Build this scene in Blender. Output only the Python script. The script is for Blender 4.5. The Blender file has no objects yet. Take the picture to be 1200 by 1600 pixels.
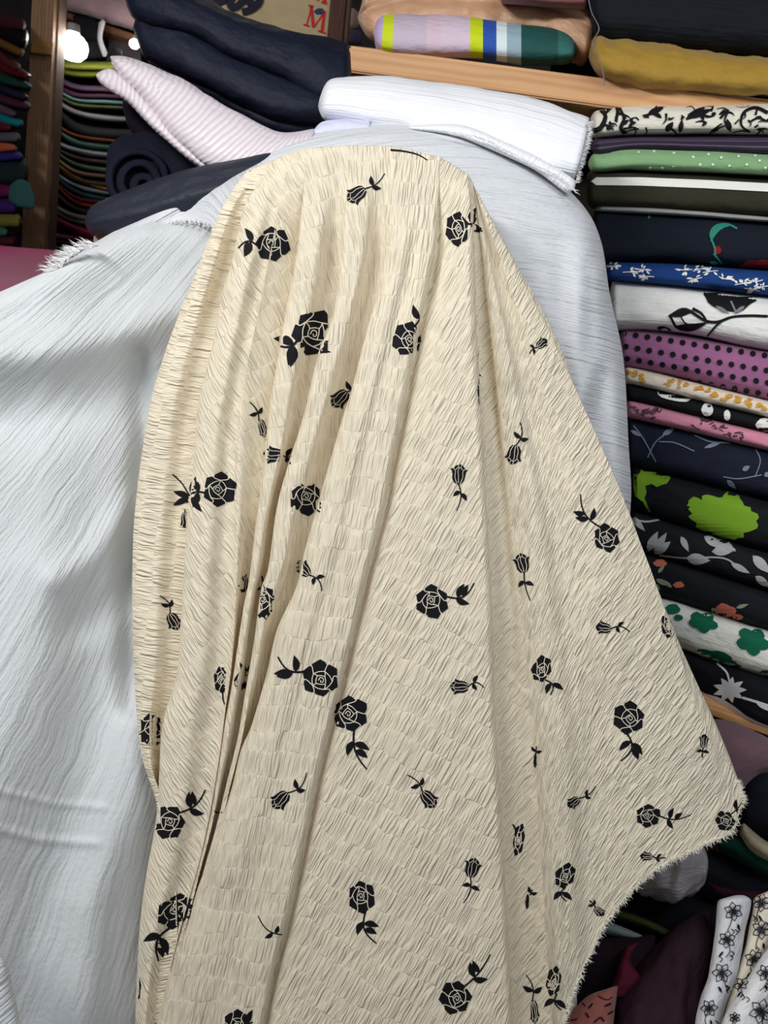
import bpy, bmesh, math, random
import numpy as np
from mathutils import Vector, Matrix, Euler, noise
from mathutils.bvhtree import BVHTree
from mathutils.geometry import delaunay_2d_cdt

random.seed(7); rng = np.random.RandomState(7)
scene = bpy.context.scene
COL = scene.collection

# ------------------------------------------------------------------ camera
W, H, F = 1200.0, 1600.0, 1155.0
cam_d = bpy.data.cameras.new('camera'); cam = bpy.data.objects.new('camera', cam_d); COL.objects.link(cam)
cam_d.sensor_fit = 'VERTICAL'; cam_d.sensor_height = 36.0; cam_d.lens = 36.0 * F / H
cam_d.clip_start = 0.05; cam_d.clip_end = 60
CAM = Vector((0, 0, 1.62))
PITCH, ROLL = math.radians(-18), math.radians(9)
R = Euler((math.pi / 2 + PITCH, 0, 0)).to_matrix() @ Matrix.Rotation(ROLL, 3, 'Z')
cam.matrix_world = Matrix.Translation(CAM) @ R.to_4x4()
cam_d.dof.use_dof = True; cam_d.dof.focus_distance = 1.25; cam_d.dof.aperture_fstop = 6.5
scene.camera = cam
RIGHT, UP, FWD = R @ Vector((1, 0, 0)), R @ Vector((0, 1, 0)), R @ Vector((0, 0, -1))
aR, aU, aF, aC = (np.array(v) for v in (RIGHT, UP, FWD, CAM))

def P(x, y, d):
    return CAM + RIGHT * ((x - 600) / F * d) + UP * ((800 - y) / F * d) + FWD * d

def PA(x, y, d):
    x, y, d = np.broadcast_arrays(np.asarray(x, float), np.asarray(y, float), np.asarray(d, float))
    return aC + aR * ((x - 600) / F * d)[..., None] + aU * ((800 - y) / F * d)[..., None] + aF * d[..., None]

# ------------------------------------------------------------------ world, lights, exposure
wd = bpy.data.worlds.new('world'); scene.world = wd; wd.use_nodes = True
wd.node_tree.nodes['Background'].inputs[0].default_value = (0.85, 0.92, 1.0, 1)
wd.node_tree.nodes['Background'].inputs[1].default_value = 0.27
scene.view_settings.view_transform = 'Standard'
scene.view_settings.look = 'None'
scene.view_settings.exposure = 0.12
scene.view_settings.gamma = 1.0
scene.view_settings.use_curve_mapping = False

def area(name, loc, target, sx, sy, power, col):
    l = bpy.data.lights.new(name, 'AREA'); l.shape = 'RECTANGLE'; l.size = sx; l.size_y = sy
    l.energy = power; l.color = col
    o = bpy.data.objects.new(name, l); COL.objects.link(o); o.location = loc
    o.rotation_euler = (Vector(target) - Vector(loc)).to_track_quat('-Z', 'Y').to_euler()
    return o
area('ceiling_light_left', (-1.45, 0.0, 2.8), (0.0, 1.2, 1.0), 1.3, 0.3, 46, (1.0, 0.985, 0.96))
area('ceiling_light_right', (0.95, 0.1, 2.85), (0.5, 1.5, 1.0), 1.4, 0.35, 21, (0.94, 0.97, 1.0))
area('ceiling_light_far', (-1.0, 3.0, 2.9), (-1.1, 3.2, 1.0), 0.6, 0.25, 2.2, (1.0, 0.9, 0.78))

# ------------------------------------------------------------------ node helpers
class NT:
    def __init__(s, name):
        s.m = bpy.data.materials.new(name); s.m.use_nodes = True
        s.t = s.m.node_tree; s.n = s.t.nodes; s.b = s.n['Principled BSDF']
    def node(s, typ, **kw):
        n = s.n.new(typ)
        for k, v in kw.items(): setattr(n, k, v)
        return n
    def link(s, a, b): s.t.links.new(a, b)
    def math(s, op, a, b=None, c=None):
        n = s.node('ShaderNodeMath', operation=op)
        for i, v in enumerate((a, b, c)):
            if v is None: continue
            if hasattr(v, 'links'): s.link(v, n.inputs[i])
            else: n.inputs[i].default_value = v
        return n.outputs[0]
    def uv(s):
        return s.node('ShaderNodeUVMap', uv_map='UVMap').outputs[0]
    def xyz(s, v):
        n = s.node('ShaderNodeSeparateXYZ'); s.link(v, n.inputs[0]); return n.outputs
    def comb(s, *a):
        n = s.node('ShaderNodeCombineXYZ')
        for i, v in enumerate(a):
            if hasattr(v, 'links'): s.link(v, n.inputs[i])
            else: n.inputs[i].default_value = v
        return n.outputs[0]
    def noise(s, vec, scale=1.0, detail=2.0, rough=0.5):
        n = s.node('ShaderNodeTexNoise'); s.link(vec, n.inputs['Vector'])
        n.inputs['Scale'].default_value = scale; n.inputs['Detail'].default_value = detail
        n.inputs['Roughness'].default_value = rough
        return n.outputs['Fac']
    def ramp(s, fac, stops, interp='LINEAR'):
        n = s.node('ShaderNodeValToRGB'); s.link(fac, n.inputs[0]); n.color_ramp.interpolation = interp
        e = n.color_ramp.elements
        while len(e) < len(stops): e.new(0.5)
        for i, (p, c) in enumerate(stops):
            e[i].position = p; e[i].color = (*c, 1)
        return n.outputs[0]
    def mix(s, fac, a, b):
        n = s.node('ShaderNodeMix', data_type='RGBA')
        for k, v in ((0, fac), (6, a), (7, b)):
            if hasattr(v, 'links'): s.link(v, n.inputs[k])
            elif k == 0: n.inputs[0].default_value = v
            else: n.inputs[k].default_value = (*v, 1)
        return n.outputs[2]
    def bump(s, h, dist, strength=1.0):
        n = s.node('ShaderNodeBump'); s.link(h, n.inputs['Height'])
        n.inputs['Distance'].default_value = dist; n.inputs['Strength'].default_value = strength
        s.link(n.outputs[0], s.b.inputs['Normal']); return n
    def color(s, c):
        if hasattr(c, 'links'): s.link(c, s.b.inputs['Base Color'])
        else: s.b.inputs['Base Color'].default_value = (*c, 1)
    def translucent(s, col, w):
        tr = s.node('ShaderNodeBsdfTranslucent'); 
        if hasattr(col, 'links'): s.link(col, tr.inputs[0])
        else: tr.inputs[0].default_value = (*col, 1)
        mx = s.node('ShaderNodeMixShader'); mx.inputs[0].default_value = w
        out = s.n['Material Output']
        s.link(s.b.outputs[0], mx.inputs[1]); s.link(tr.outputs[0], mx.inputs[2]); s.link(mx.outputs[0], out.inputs[0])

def srgb(r, g, b):
    f = lambda c: (c / 255 / 12.92) if c / 255 <= 0.04045 else ((c / 255 + 0.055) / 1.055) ** 2.4
    return (f(r), f(g), f(b))

_cache = {}
def cloth(col, rough=0.8, rib=0, wav=1.0, sheen=0.15, spec=0.25, key=None):
    """plain woven fabric; rib > 0 = fine ribs running along the bolt, spaced rib px"""
    k = (col, rough, rib, wav, sheen, spec)
    if k in _cache: return _cache[k]
    n = NT('fabric'); c = srgb(*col)
    uv = n.uv(); x, y, _ = n.xyz(uv)
    mott = n.noise(n.comb(n.math('MULTIPLY', x, 0.03), n.math('MULTIPLY', y, 0.06), 0.0), 1, 3)
    n.color(n.mix(mott, tuple(v * 0.84 for v in c), tuple(min(1, v * 1.14) for v in c)))
    weave = n.noise(uv, 0.6, 2)
    h = n.math('MULTIPLY', weave, 0.25 * wav)
    big = n.noise(n.comb(n.math('MULTIPLY', x, 0.035), n.math('MULTIPLY', y, 0.05), 3.0), 1, 2)
    h = n.math('ADD', h, n.math('MULTIPLY', big, 2.2 * wav))
    if rib:
        r = n.noise(n.comb(n.math('MULTIPLY', x, 0.012), n.math('DIVIDE', y, rib), 0.0), 1, 1)
        h = n.math('ADD', h, n.math('MULTIPLY', r, 0.9))
    n.bump(h, 0.004, 0.7)
    n.b.inputs['Roughness'].default_value = rough
    lum = sum(c) / 3
    n.b.inputs['Sheen Weight'].default_value = sheen if lum > .1 else 0.0
    n.b.inputs['Specular IOR Level'].default_value = spec if lum > .1 else min(spec, max(.12, spec * .6))
    _cache[k] = n.m
    return n.m

def striped(stops, axis='x', scale=1.0, rough=0.8, rep=False):
    """colour bands: stops in units of uv*scale (0..1)"""
    n = NT('striped_fabric'); uv = n.uv(); x, y, _ = n.xyz(uv)
    v = x if axis == 'x' else y
    v = n.math('MULTIPLY', v, scale)
    if rep: v = n.math('FRACT', v)
    n.color(n.ramp(v, [(p, srgb(*c)) for p, c in stops], 'CONSTANT'))
    h = n.noise(n.comb(n.math('MULTIPLY', x, 0.04), n.math('MULTIPLY', y, 0.08), 0.0), 1, 3)
    n.bump(h, 0.008, 0.6); n.b.inputs['Roughness'].default_value = rough
    return n.m

def dotted(base, dot, sp, r, rough=0.85, slant=0.5):
    n = NT('dotted_fabric'); uv = n.uv(); x, y, _ = n.xyz(uv)
    row = n.math('FLOOR', n.math('DIVIDE', y, sp))
    xs = n.math('ADD', n.math('DIVIDE', x, sp), n.math('MULTIPLY', row, slant))
    fx = n.math('SUBTRACT', n.math('FRACT', xs), 0.5)
    fy = n.math('SUBTRACT', n.math('FRACT', n.math('DIVIDE', y, sp)), 0.5)
    d = n.math('SQRT', n.math('ADD', n.math('MULTIPLY', fx, fx), n.math('MULTIPLY', fy, fy)))
    m = n.math('LESS_THAN', d, r / sp)
    mott = n.noise(uv, 0.05, 2)
    b = n.mix(mott, tuple(v * .88 for v in srgb(*base)), tuple(v * 1.1 for v in srgb(*base)))
    n.color(n.mix(m, b, srgb(*dot)))
    h = n.noise(n.comb(n.math('MULTIPLY', x, 0.3), n.math('MULTIPLY', y, 0.3), 0.0), 1, 2)
    n.bump(h, 0.0015, 0.6); n.b.inputs['Roughness'].default_value = rough
    return n.m

def flat(col, rough=0.8, name='print_ink', spec=0.2):
    k = ('flat', col, rough)
    if k in _cache: return _cache[k]
    n = NT(name); uvt = n.node('ShaderNodeTexCoord').outputs['Object']
    w = n.noise(uvt, 700, 2)
    c = srgb(*col); n.color(n.mix(w, tuple(v * .8 for v in c), tuple(min(1, v * 1.2) for v in c)))
    n.bump(w, 0.0006, 0.8)
    n.b.inputs['Roughness'].default_value = rough; n.b.inputs['Specular IOR Level'].default_value = spec
    _cache[k] = n.m
    return n.m

def wood(c1, c2, scale=1.0, rough=0.55, axis=0):
    n = NT('pine_wood'); uv = n.uv(); x, y, _ = n.xyz(uv)
    a, b = (x, y) if axis == 0 else (y, x)
    w = n.noise(n.comb(n.math('MULTIPLY', a, 0.006 * scale), n.math('MULTIPLY', b, 0.09 * scale), 0.0), 1, 2)
    g = n.node('ShaderNodeTexWave', wave_type='BANDS', bands_direction='Y')
    n.link(n.comb(n.math('MULTIPLY', a, 0.0015 * scale), n.math('MULTIPLY', b, 0.012 * scale), 0.0), g.inputs[0])
    g.inputs['Scale'].default_value = 3; g.inputs['Distortion'].default_value = 9; g.inputs['Detail'].default_value = 2
    f = n.math('ADD', n.math('MULTIPLY', w, 0.6), n.math('MULTIPLY', g.outputs['Fac'], 0.4))
    n.color(n.ramp(f, [(0.2, srgb(*c2)), (0.7, srgb(*c1))]))
    n.bump(f, 0.001, 0.5); n.b.inputs['Roughness'].default_value = rough
    return n.m

# crinkled crepe in which short ridges lie in staggered bands (uv in px, ridges run along v)
def crinkle(col, band=38.0, sp=6.5, dist=0.0035, trans=0.12, name='crinkled_crepe', warm=None):
    n = NT(name); uv = n.uv(); x, y, _ = n.xyz(uv)
    wn = n.noise(uv, 0.012, 2)
    wn2 = n.noise(n.comb(x, n.math('ADD', y, 900.0), 0.0), 0.05, 1)
    yy = n.math('ADD', y, n.math('MULTIPLY', n.math('SUBTRACT', wn, 0.5), 34))
    yy = n.math('ADD', yy, n.math('MULTIPLY', n.math('SUBTRACT', wn2, 0.5), 7))
    xx = n.math('ADD', x, n.math('MULTIPLY', n.math('SUBTRACT', wn2, 0.5), 4))
    vb = n.math('DIVIDE', yy, band); j = n.math('FLOOR', vb); fr = n.math('FRACT', vb)
    e = n.math('MULTIPLY', n.math('MULTIPLY', fr, n.math('SUBTRACT', 1.0, fr)), 4)
    env = n.math('POWER', e, 0.30)
    q = n.comb(n.math('DIVIDE', xx, sp), n.math('DIVIDE', yy, 70.0), n.math('MULTIPLY', j, 3.71))
    r1 = n.noise(q, 1, 1.0)
    q2 = n.comb(n.math('DIVIDE', xx, sp * 2.6), n.math('DIVIDE', yy, 110.0), n.math('MULTIPLY', j, 1.9))
    r2 = n.noise(q2, 1, 0.0)
    rid = n.math('ADD', n.math('MULTIPLY', n.math('ABSOLUTE', n.math('SUBTRACT', r1, 0.5)), 2.4), n.math('MULTIPLY', r2, 0.9))
    hgt = n.math('MULTIPLY', n.math('SUBTRACT', rid, 0.62), n.math('ADD', 0.12, n.math('MULTIPLY', env, 0.88)))
    hgt = n.math('ADD', hgt, n.math('MULTIPLY', env, 0.05))
    fine = n.noise(uv, 0.7, 2)
    hgt = n.math('ADD', hgt, n.math('MULTIPLY', fine, 0.10))
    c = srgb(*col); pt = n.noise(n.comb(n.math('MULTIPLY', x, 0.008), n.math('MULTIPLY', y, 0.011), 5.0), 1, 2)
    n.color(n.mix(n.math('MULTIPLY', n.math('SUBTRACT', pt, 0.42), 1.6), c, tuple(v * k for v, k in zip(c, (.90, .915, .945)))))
    n.bump(hgt, dist, 0.85)
    n.b.inputs['Roughness'].default_value = 0.62; n.b.inputs['Sheen Weight'].default_value = 0.2
    n.b.inputs['Specular IOR Level'].default_value = 0.3
    if trans: n.translucent(warm or c, trans)
    return n.m

# crinkle of long thin pleats (uv in px, pleats run along v)
def pleated(col, sp=5.0, dist=0.0025, trans=0.1, long=160.0, name='white_crinkle'):
    n = NT(name); uv = n.uv(); x, y, _ = n.xyz(uv)
    wn = n.noise(uv, 0.01, 2)
    xx = n.math('ADD', x, n.math('MULTIPLY', n.math('SUBTRACT', wn, 0.5), 12))
    r1 = n.noise(n.comb(n.math('DIVIDE', xx, sp), n.math('DIVIDE', y, long), 0.0), 1, 2.0)
    r2 = n.noise(n.comb(n.math('DIVIDE', xx, sp * 4), n.math('DIVIDE', y, long * 1.6), 4.0), 1, 1.0)
    cr = n.noise(n.comb(n.math('DIVIDE', xx, 3.0), n.math('DIVIDE', y, 9.0), 8.0), 1, 2.0)
    h = n.math('ADD', n.math('ADD', n.math('MULTIPLY', r1, 0.8), n.math('MULTIPLY', r2, 1.1)), n.math('MULTIPLY', cr, 0.22))
    c = srgb(*col); n.color(c); n.bump(h, dist * 1.9, 0.95)
    n.b.inputs['Roughness'].default_value = 0.7; n.b.inputs['Sheen Weight'].default_value = 0.15
    n.b.inputs['Specular IOR Level'].default_value = 0.25
    if trans: n.translucent(c, trans)
    return n.m

# ------------------------------------------------------------------ object helpers
BVH = {}
def link(name, me, mat, parent=None):
    o = bpy.data.objects.new(name, me); COL.objects.link(o)
    if mat: me.materials.append(mat)
    if parent: o.parent = parent
    return o

def tag(o, label=None, cat=None, group=None, kind=None):
    if label: o['label'] = label
    if cat: o['category'] = cat
    if group: o['group'] = group
    if kind: o['kind'] = kind
    return o

def thing(name, label, cat, group=None, loc=(0, 0, 0)):
    o = bpy.data.objects.new(name, None); COL.objects.link(o); o.location = loc
    return tag(o, label, cat, group)

def grid_mesh(name, pts, uv=None, wrap=False, caps=False):
    """pts (m, n, 3); wrap closes the n direction"""
    m, n = pts.shape[:2]
    vs = pts.reshape(-1, 3)
    i = np.arange(m - 1)[:, None]; jn = n if wrap else n - 1; j = np.arange(jn)[None, :]
    j2 = (j + 1) % n
    a = i * n + j; b = i * n + j2; c = (i + 1) * n + j2; d = (i + 1) * n + j
    faces = np.stack([a, b, c, d], -1).reshape(-1, 4)
    me = bpy.data.meshes.new(name)
    me.vertices.add(len(vs)); me.vertices.foreach_set('co', vs.astype(np.float32).ravel())
    loops = faces.ravel(); tot = np.full(len(faces), 4)
    extra = []
    if caps: extra = [list(range(n))[::-1], [(m - 1) * n + k for k in range(n)]]
    nl = len(loops) + sum(len(e) for e in extra)
    allv = np.concatenate([loops] + [np.array(e) for e in extra]) if extra else loops
    starts = np.arange(len(faces)) * 4
    st = len(loops)
    for e in extra:
        starts = np.append(starts, st); tot = np.append(tot, len(e)); st += len(e)
    me.loops.add(nl); me.loops.foreach_set('vertex_index', allv.astype(np.int32))
    me.polygons.add(len(starts)); me.polygons.foreach_set('loop_start', starts.astype(np.int32))
    me.polygons.foreach_set('loop_total', tot.astype(np.int32))
    if uv is not None:
        l = me.uv_layers.new(name='UVMap')
        if wrap:
            # uv has n+1 columns
            u = uv
            q = np.stack([np.broadcast_to(u[:-1, :-1], (m - 1, jn, 2)), u[:-1, 1:], u[1:, 1:], u[1:, :-1]], 2).reshape(-1, 2)
        else:
            q = np.stack([uv[:-1, :-1], uv[:-1, 1:], uv[1:, 1:], uv[1:, :-1]], 2).reshape(-1, 2)
        if nl > len(q): q = np.concatenate([q, np.zeros((nl - len(q), 2))])
        l.data.foreach_set('uv', q.astype(np.float32).ravel())
    me.polygons.foreach_set('use_smooth', np.ones(len(starts), bool))
    me.update(calc_edges=True); me.validate()
    return me

def pchip(t, Y, s):
    """monotone cubic; t (k,), Y (k, ...), s (q,)"""
    t = np.asarray(t, float); Y = np.asarray(Y, float); h = np.diff(t)
    hh = h.reshape((-1,) + (1,) * (Y.ndim - 1))
    dl = np.diff(Y, axis=0) / hh
    D = np.zeros_like(Y)
    if len(t) == 2: D[:] = dl[0]
    else:
        w1 = 2 * hh[1:] + hh[:-1]; w2 = hh[1:] + 2 * hh[:-1]
        with np.errstate(divide='ignore', invalid='ignore'):
            m = (w1 + w2) / (w1 / dl[:-1] + w2 / dl[1:])
        m = np.where(dl[:-1] * dl[1:] > 0, m, 0.0); m = np.nan_to_num(m)
        D[1:-1] = m; D[0] = dl[0]; D[-1] = dl[-1]
    k = np.clip(np.searchsorted(t, s, side='right') - 1, 0, len(t) - 2)
    sh = (-1,) + (1,) * (Y.ndim - 1)
    u = ((s - t[k]) / h[k]).reshape(sh); hk = h[k].reshape(sh)
    return ((1 + 2 * u) * (1 - u) ** 2 * Y[k] + u * (1 - u) ** 2 * hk * D[k] + u * u * (3 - 2 * u) * Y[k + 1] + u * u * (u - 1) * hk * D[k + 1])

def catmull(pts, n):
    pts = np.asarray(pts, float)
    e = np.vstack([2 * pts[0] - pts[1], pts, 2 * pts[-1] - pts[-2]])
    s = np.linspace(0, len(pts) - 1, n); k = np.minimum(s.astype(int), len(pts) - 2); u = (s - k)[:, None]
    p0, p1, p2, p3 = e[k], e[k + 1], e[k + 2], e[k + 3]
    return 0.5 * (2 * p1 + (p2 - p0) * u + (2 * p0 - 5 * p1 + 4 * p2 - p3) * u * u + (3 * p1 - p0 - 3 * p2 + p3) * u ** 3)

def vnoise(A, sc, seed=0):
    """smooth noise of an (..,3) array"""
    fl = A.reshape(-1, 3) * sc + seed * 7.13
    return np.array([noise.noise(Vector(p)) for p in fl]).reshape(A.shape[:-1])

def smooth01(x): x = np.clip(x, 0, 1); return x * x * (3 - 2 * x)

def bolt(name, mat, st, b=0.1, wob=0.004, nsc=9.0, ex=2.6, grooves=(), cap=(0.04, 0.04), n=60, m=64, seed=0, parent=None,
         gw=0.10, gd=0.02, wrinkle=0.0, tag_=None):
    """folded or rolled length of cloth: st = [(ax,ay,bx,by,depth)...] upper and lower outline points along it"""
    S = catmull(st, n)
    seg = np.hypot(np.diff((S[:, 0] + S[:, 2]) / 2), np.diff((S[:, 1] + S[:, 3]) / 2))
    L = np.concatenate([[0], np.cumsum(seg)])
    f = L / L[-1]
    # denser rings at the ends
    w = np.ones(n)
    c0, c1 = cap
    if c0 > 0: w = np.minimum(w, np.sqrt(np.clip(1 - (1 - np.clip(f / c0, 0.0, 1)) ** 2, 0.0, 1)) * 0.93 + 0.07)
    if c1 > 0: w = np.minimum(w, np.sqrt(np.clip(1 - (1 - np.clip((1 - f) / c1, 0.0, 1)) ** 2, 0.0, 1)) * 0.93 + 0.07)
    th = np.linspace(0, 2 * np.pi, m, endpoint=False)
    sg = lambda v, p: np.sign(v) * np.abs(v) ** (2 / p)
    sn, cs = sg(np.sin(th), ex), sg(np.cos(th), ex)
    mid = (S[:, :2] + S[:, 2:4]) / 2; half = (S[:, :2] - S[:, 2:4]) / 2
    X = mid[:, 0:1] + half[:, 0:1] * sn * w[:, None]
    Y = mid[:, 1:2] + half[:, 1:2] * sn * w[:, None]
    bb = b * (0.35 + 0.65 * w)[:, None]
    gr = np.zeros_like(sn)
    for g in grooves: gr += np.exp(-((sn - g) / gw) ** 2) * (cs > 0)
    D = S[:, 4:5] + b - bb * cs[None, :] + gd * gr[None, :] * w[:, None]
    pts = PA(X, Y, D)
    ctr = PA(mid[:, 0], mid[:, 1], S[:, 4] + b)[:, None, :]
    v = pts - ctr; v /= np.linalg.norm(v, axis=-1, keepdims=True) + 1e-9
    if wob:
        nz = vnoise(pts, nsc, seed) + 0.5 * vnoise(pts, nsc * 2.6, seed + 3)
        if wrinkle:
            q = np.stack([pts[..., 0] * 30, pts[..., 1] * 6, pts[..., 2] * 6], -1)
            nz = nz + wrinkle * vnoise(q, 1.0, seed + 9)
        pts = pts + v * (nz * wob)[..., None]
    per = np.linalg.norm(np.diff(np.concatenate([pts, pts[:, :1]], 1), axis=1), axis=-1).mean(0) * F / S[:, 4].mean()
    vv = np.concatenate([[0], np.cumsum(per)])
    uv = np.stack([np.broadcast_to(L[:, None], (n, m + 1)), np.broadcast_to(vv[None, :], (n, m + 1))], -1)
    me = grid_mesh(name, pts, uv, wrap=True, caps=True)
    o = link(name, me, mat, parent)
    if tag_: tag(o, *tag_)
    return o

def bvh_of(o):
    if o.name not in BVH:
        me = o.data
        BVH[o.name] = BVHTree.FromPolygons([v.co.copy() for v in me.vertices], [tuple(p.vertices) for p in me.polygons])
    return BVH[o.name]

def poly_area(p):
    a = np.array(p, float); return abs((a[:, 0] * np.roll(a[:, 1], -1) - a[:, 1] * np.roll(a[:, 0], -1)).sum()) / 2

def decal(o, polys, mat, name='printed_motif', off=0.0034, step=6.0, clip=None, jump=0.06, whole=False):
    """large printed shapes become parts of their own, small ones are joined"""
    if whole: return decal_one(o, polys, mat, name, off, step, clip, jump)
    big = [p for p in polys if poly_area(p) > 160]; small = [p for p in polys if poly_area(p) <= 160]
    for p in big: decal_one(o, [p], mat, name, off, step, clip, jump)
    if small:
        d = decal_one(o, small, mat, name if len(small) == 1 else name + 's' * (not name.endswith('s')), off, step, clip, jump)
        if d and len(small) > 1: d['kind'] = 'stuff'

def decal_one(o, polys, mat, name, off, step, clip, jump):
    """flat print: polygons given as seen from the front, laid onto the surface of o"""
    tree = bvh_of(o); V = []; Fc = []
    for poly in polys:
        if len(poly) < 3: continue
        pa = np.array(poly, float)
        # densify the outline
        out = []
        for k in range(len(pa)):
            a, c = pa[k], pa[(k + 1) % len(pa)]; q = max(1, int(np.hypot(*(c - a)) / step))
            for r in range(q): out.append(a + (c - a) * r / q)
        nb = len(out)
        x0, y0 = pa.min(0); x1, y1 = pa.max(0)
        pts = [Vector(p) for p in out]
        for gx in np.arange(x0 + step / 2, x1, step):
            for gy in np.arange(y0 + step / 2, y1, step): pts.append(Vector((gx, gy)))
        try:
            r = delaunay_2d_cdt(pts, [], [list(range(nb))], 1, 1e-4)
        except Exception: continue
        idx = {}
        for f in r[2]:
            tri = [r[0][k] for k in f]
            cc = sum((Vector(t) for t in tri), Vector((0, 0))) / len(tri)
            if clip and not clip(cc.x, cc.y): continue
            ids = []; ds = []
            for k in f:
                if k not in idx:
                    p = r[0][k]
                    dr = RIGHT * ((p.x - 600) / F) + UP * ((800 - p.y) / F) + FWD
                    hit = tree.ray_cast(CAM, dr.normalized(), 20)
                    if hit[0] is None: idx[k] = None
                    else:
                        idx[k] = (len(V), hit[3]); V.append(hit[0] - dr.normalized() * off)
                if idx[k] is None: ids = None; break
                ids.append(idx[k][0]); ds.append(idx[k][1])
            if ids and max(ds) - min(ds) < jump: Fc.append(ids)
    if not Fc: return None
    me = bpy.data.meshes.new(name); me.from_pydata(V, [], Fc)
    # drop loose vertices
    bm = bmesh.new(); bm.from_mesh(me)
    bmesh.ops.delete(bm, geom=[v for v in bm.verts if not v.link_faces], context='VERTS')
    bmesh.ops.recalc_face_normals(bm, faces=bm.faces)
    bm.to_mesh(me); bm.free()
    d = link(name, me, mat, o)
    return d

# 2-D shapes (px, y down)
def leaf2(x1, y1, x2, y2, w, n=7, bend=0.0):
    a = np.array([x1, y1], float); d = np.array([x2 - x1, y2 - y1], float); L = np.hypot(*d); nrm = np.array([-d[1], d[0]]) / (L + 1e-9)
    t = np.linspace(0, 1, n); prof = np.sin(np.pi * t ** 0.8) * w; cv = np.sin(np.pi * t) * bend * L
    up = [a + d * tt + nrm * (p + c) for tt, p, c in zip(t, prof, cv)]
    dn = [a + d * tt + nrm * (-p + c) for tt, p, c in zip(t, prof, cv)][::-1]
    return [tuple(p) for p in up + dn[1:-1]]

def stroke(pts, w, w2=None, n=None):
    pts = np.array(pts, float)
    if len(pts) > 2: pts = catmull(pts, n or len(pts) * 4)
    d = np.gradient(pts, axis=0); d /= np.linalg.norm(d, axis=1, keepdims=True) + 1e-9
    nr = np.stack([-d[:, 1], d[:, 0]], 1); ws = np.linspace(w, w if w2 is None else w2, len(pts))[:, None] / 2
    return [tuple(p) for p in np.vstack([pts + nr * ws, (pts - nr * ws)[::-1]])]

def blob(cx, cy, rx, ry, n=22, jag=0.15, rot=0, seed=0, lobes=0):
    r = random.Random(seed); out = []
    for k in range(n):
        a = 2 * math.pi * k / n; q = 1 + jag * (r.random() * 2 - 1)
        if lobes: q *= 0.72 + 0.28 * abs(math.cos(a * lobes / 2))
        x, y = rx * q * math.cos(a), ry * q * math.sin(a)
        out.append((cx + x * math.cos(rot) - y * math.sin(rot), cy + x * math.sin(rot) + y * math.cos(rot)))
    return out

def petal(a0, a1, r0, r1, gap, tip=1.08, off=(0, 0)):
    g0, g1 = gap / max(r0, .15), gap / r1; out = []
    for k in range(6):
        t = k / 5; a = a0 + g1 + (a1 - a0 - 2 * g1) * t
        rr = r1 * (0.93 + (tip - 0.93) * (1 - abs(2 * t - 1)) ** 1.5) if tip else r1
        out.append((rr * math.cos(a) + off[0], rr * math.sin(a) + off[1]))
    for k in range(5):
        t = 1 - k / 4; a = a0 + g0 + (a1 - a0 - 2 * g0) * t
        out.append((r0 * math.cos(a) + off[0], r0 * math.sin(a) + off[1]))
    return out

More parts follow.
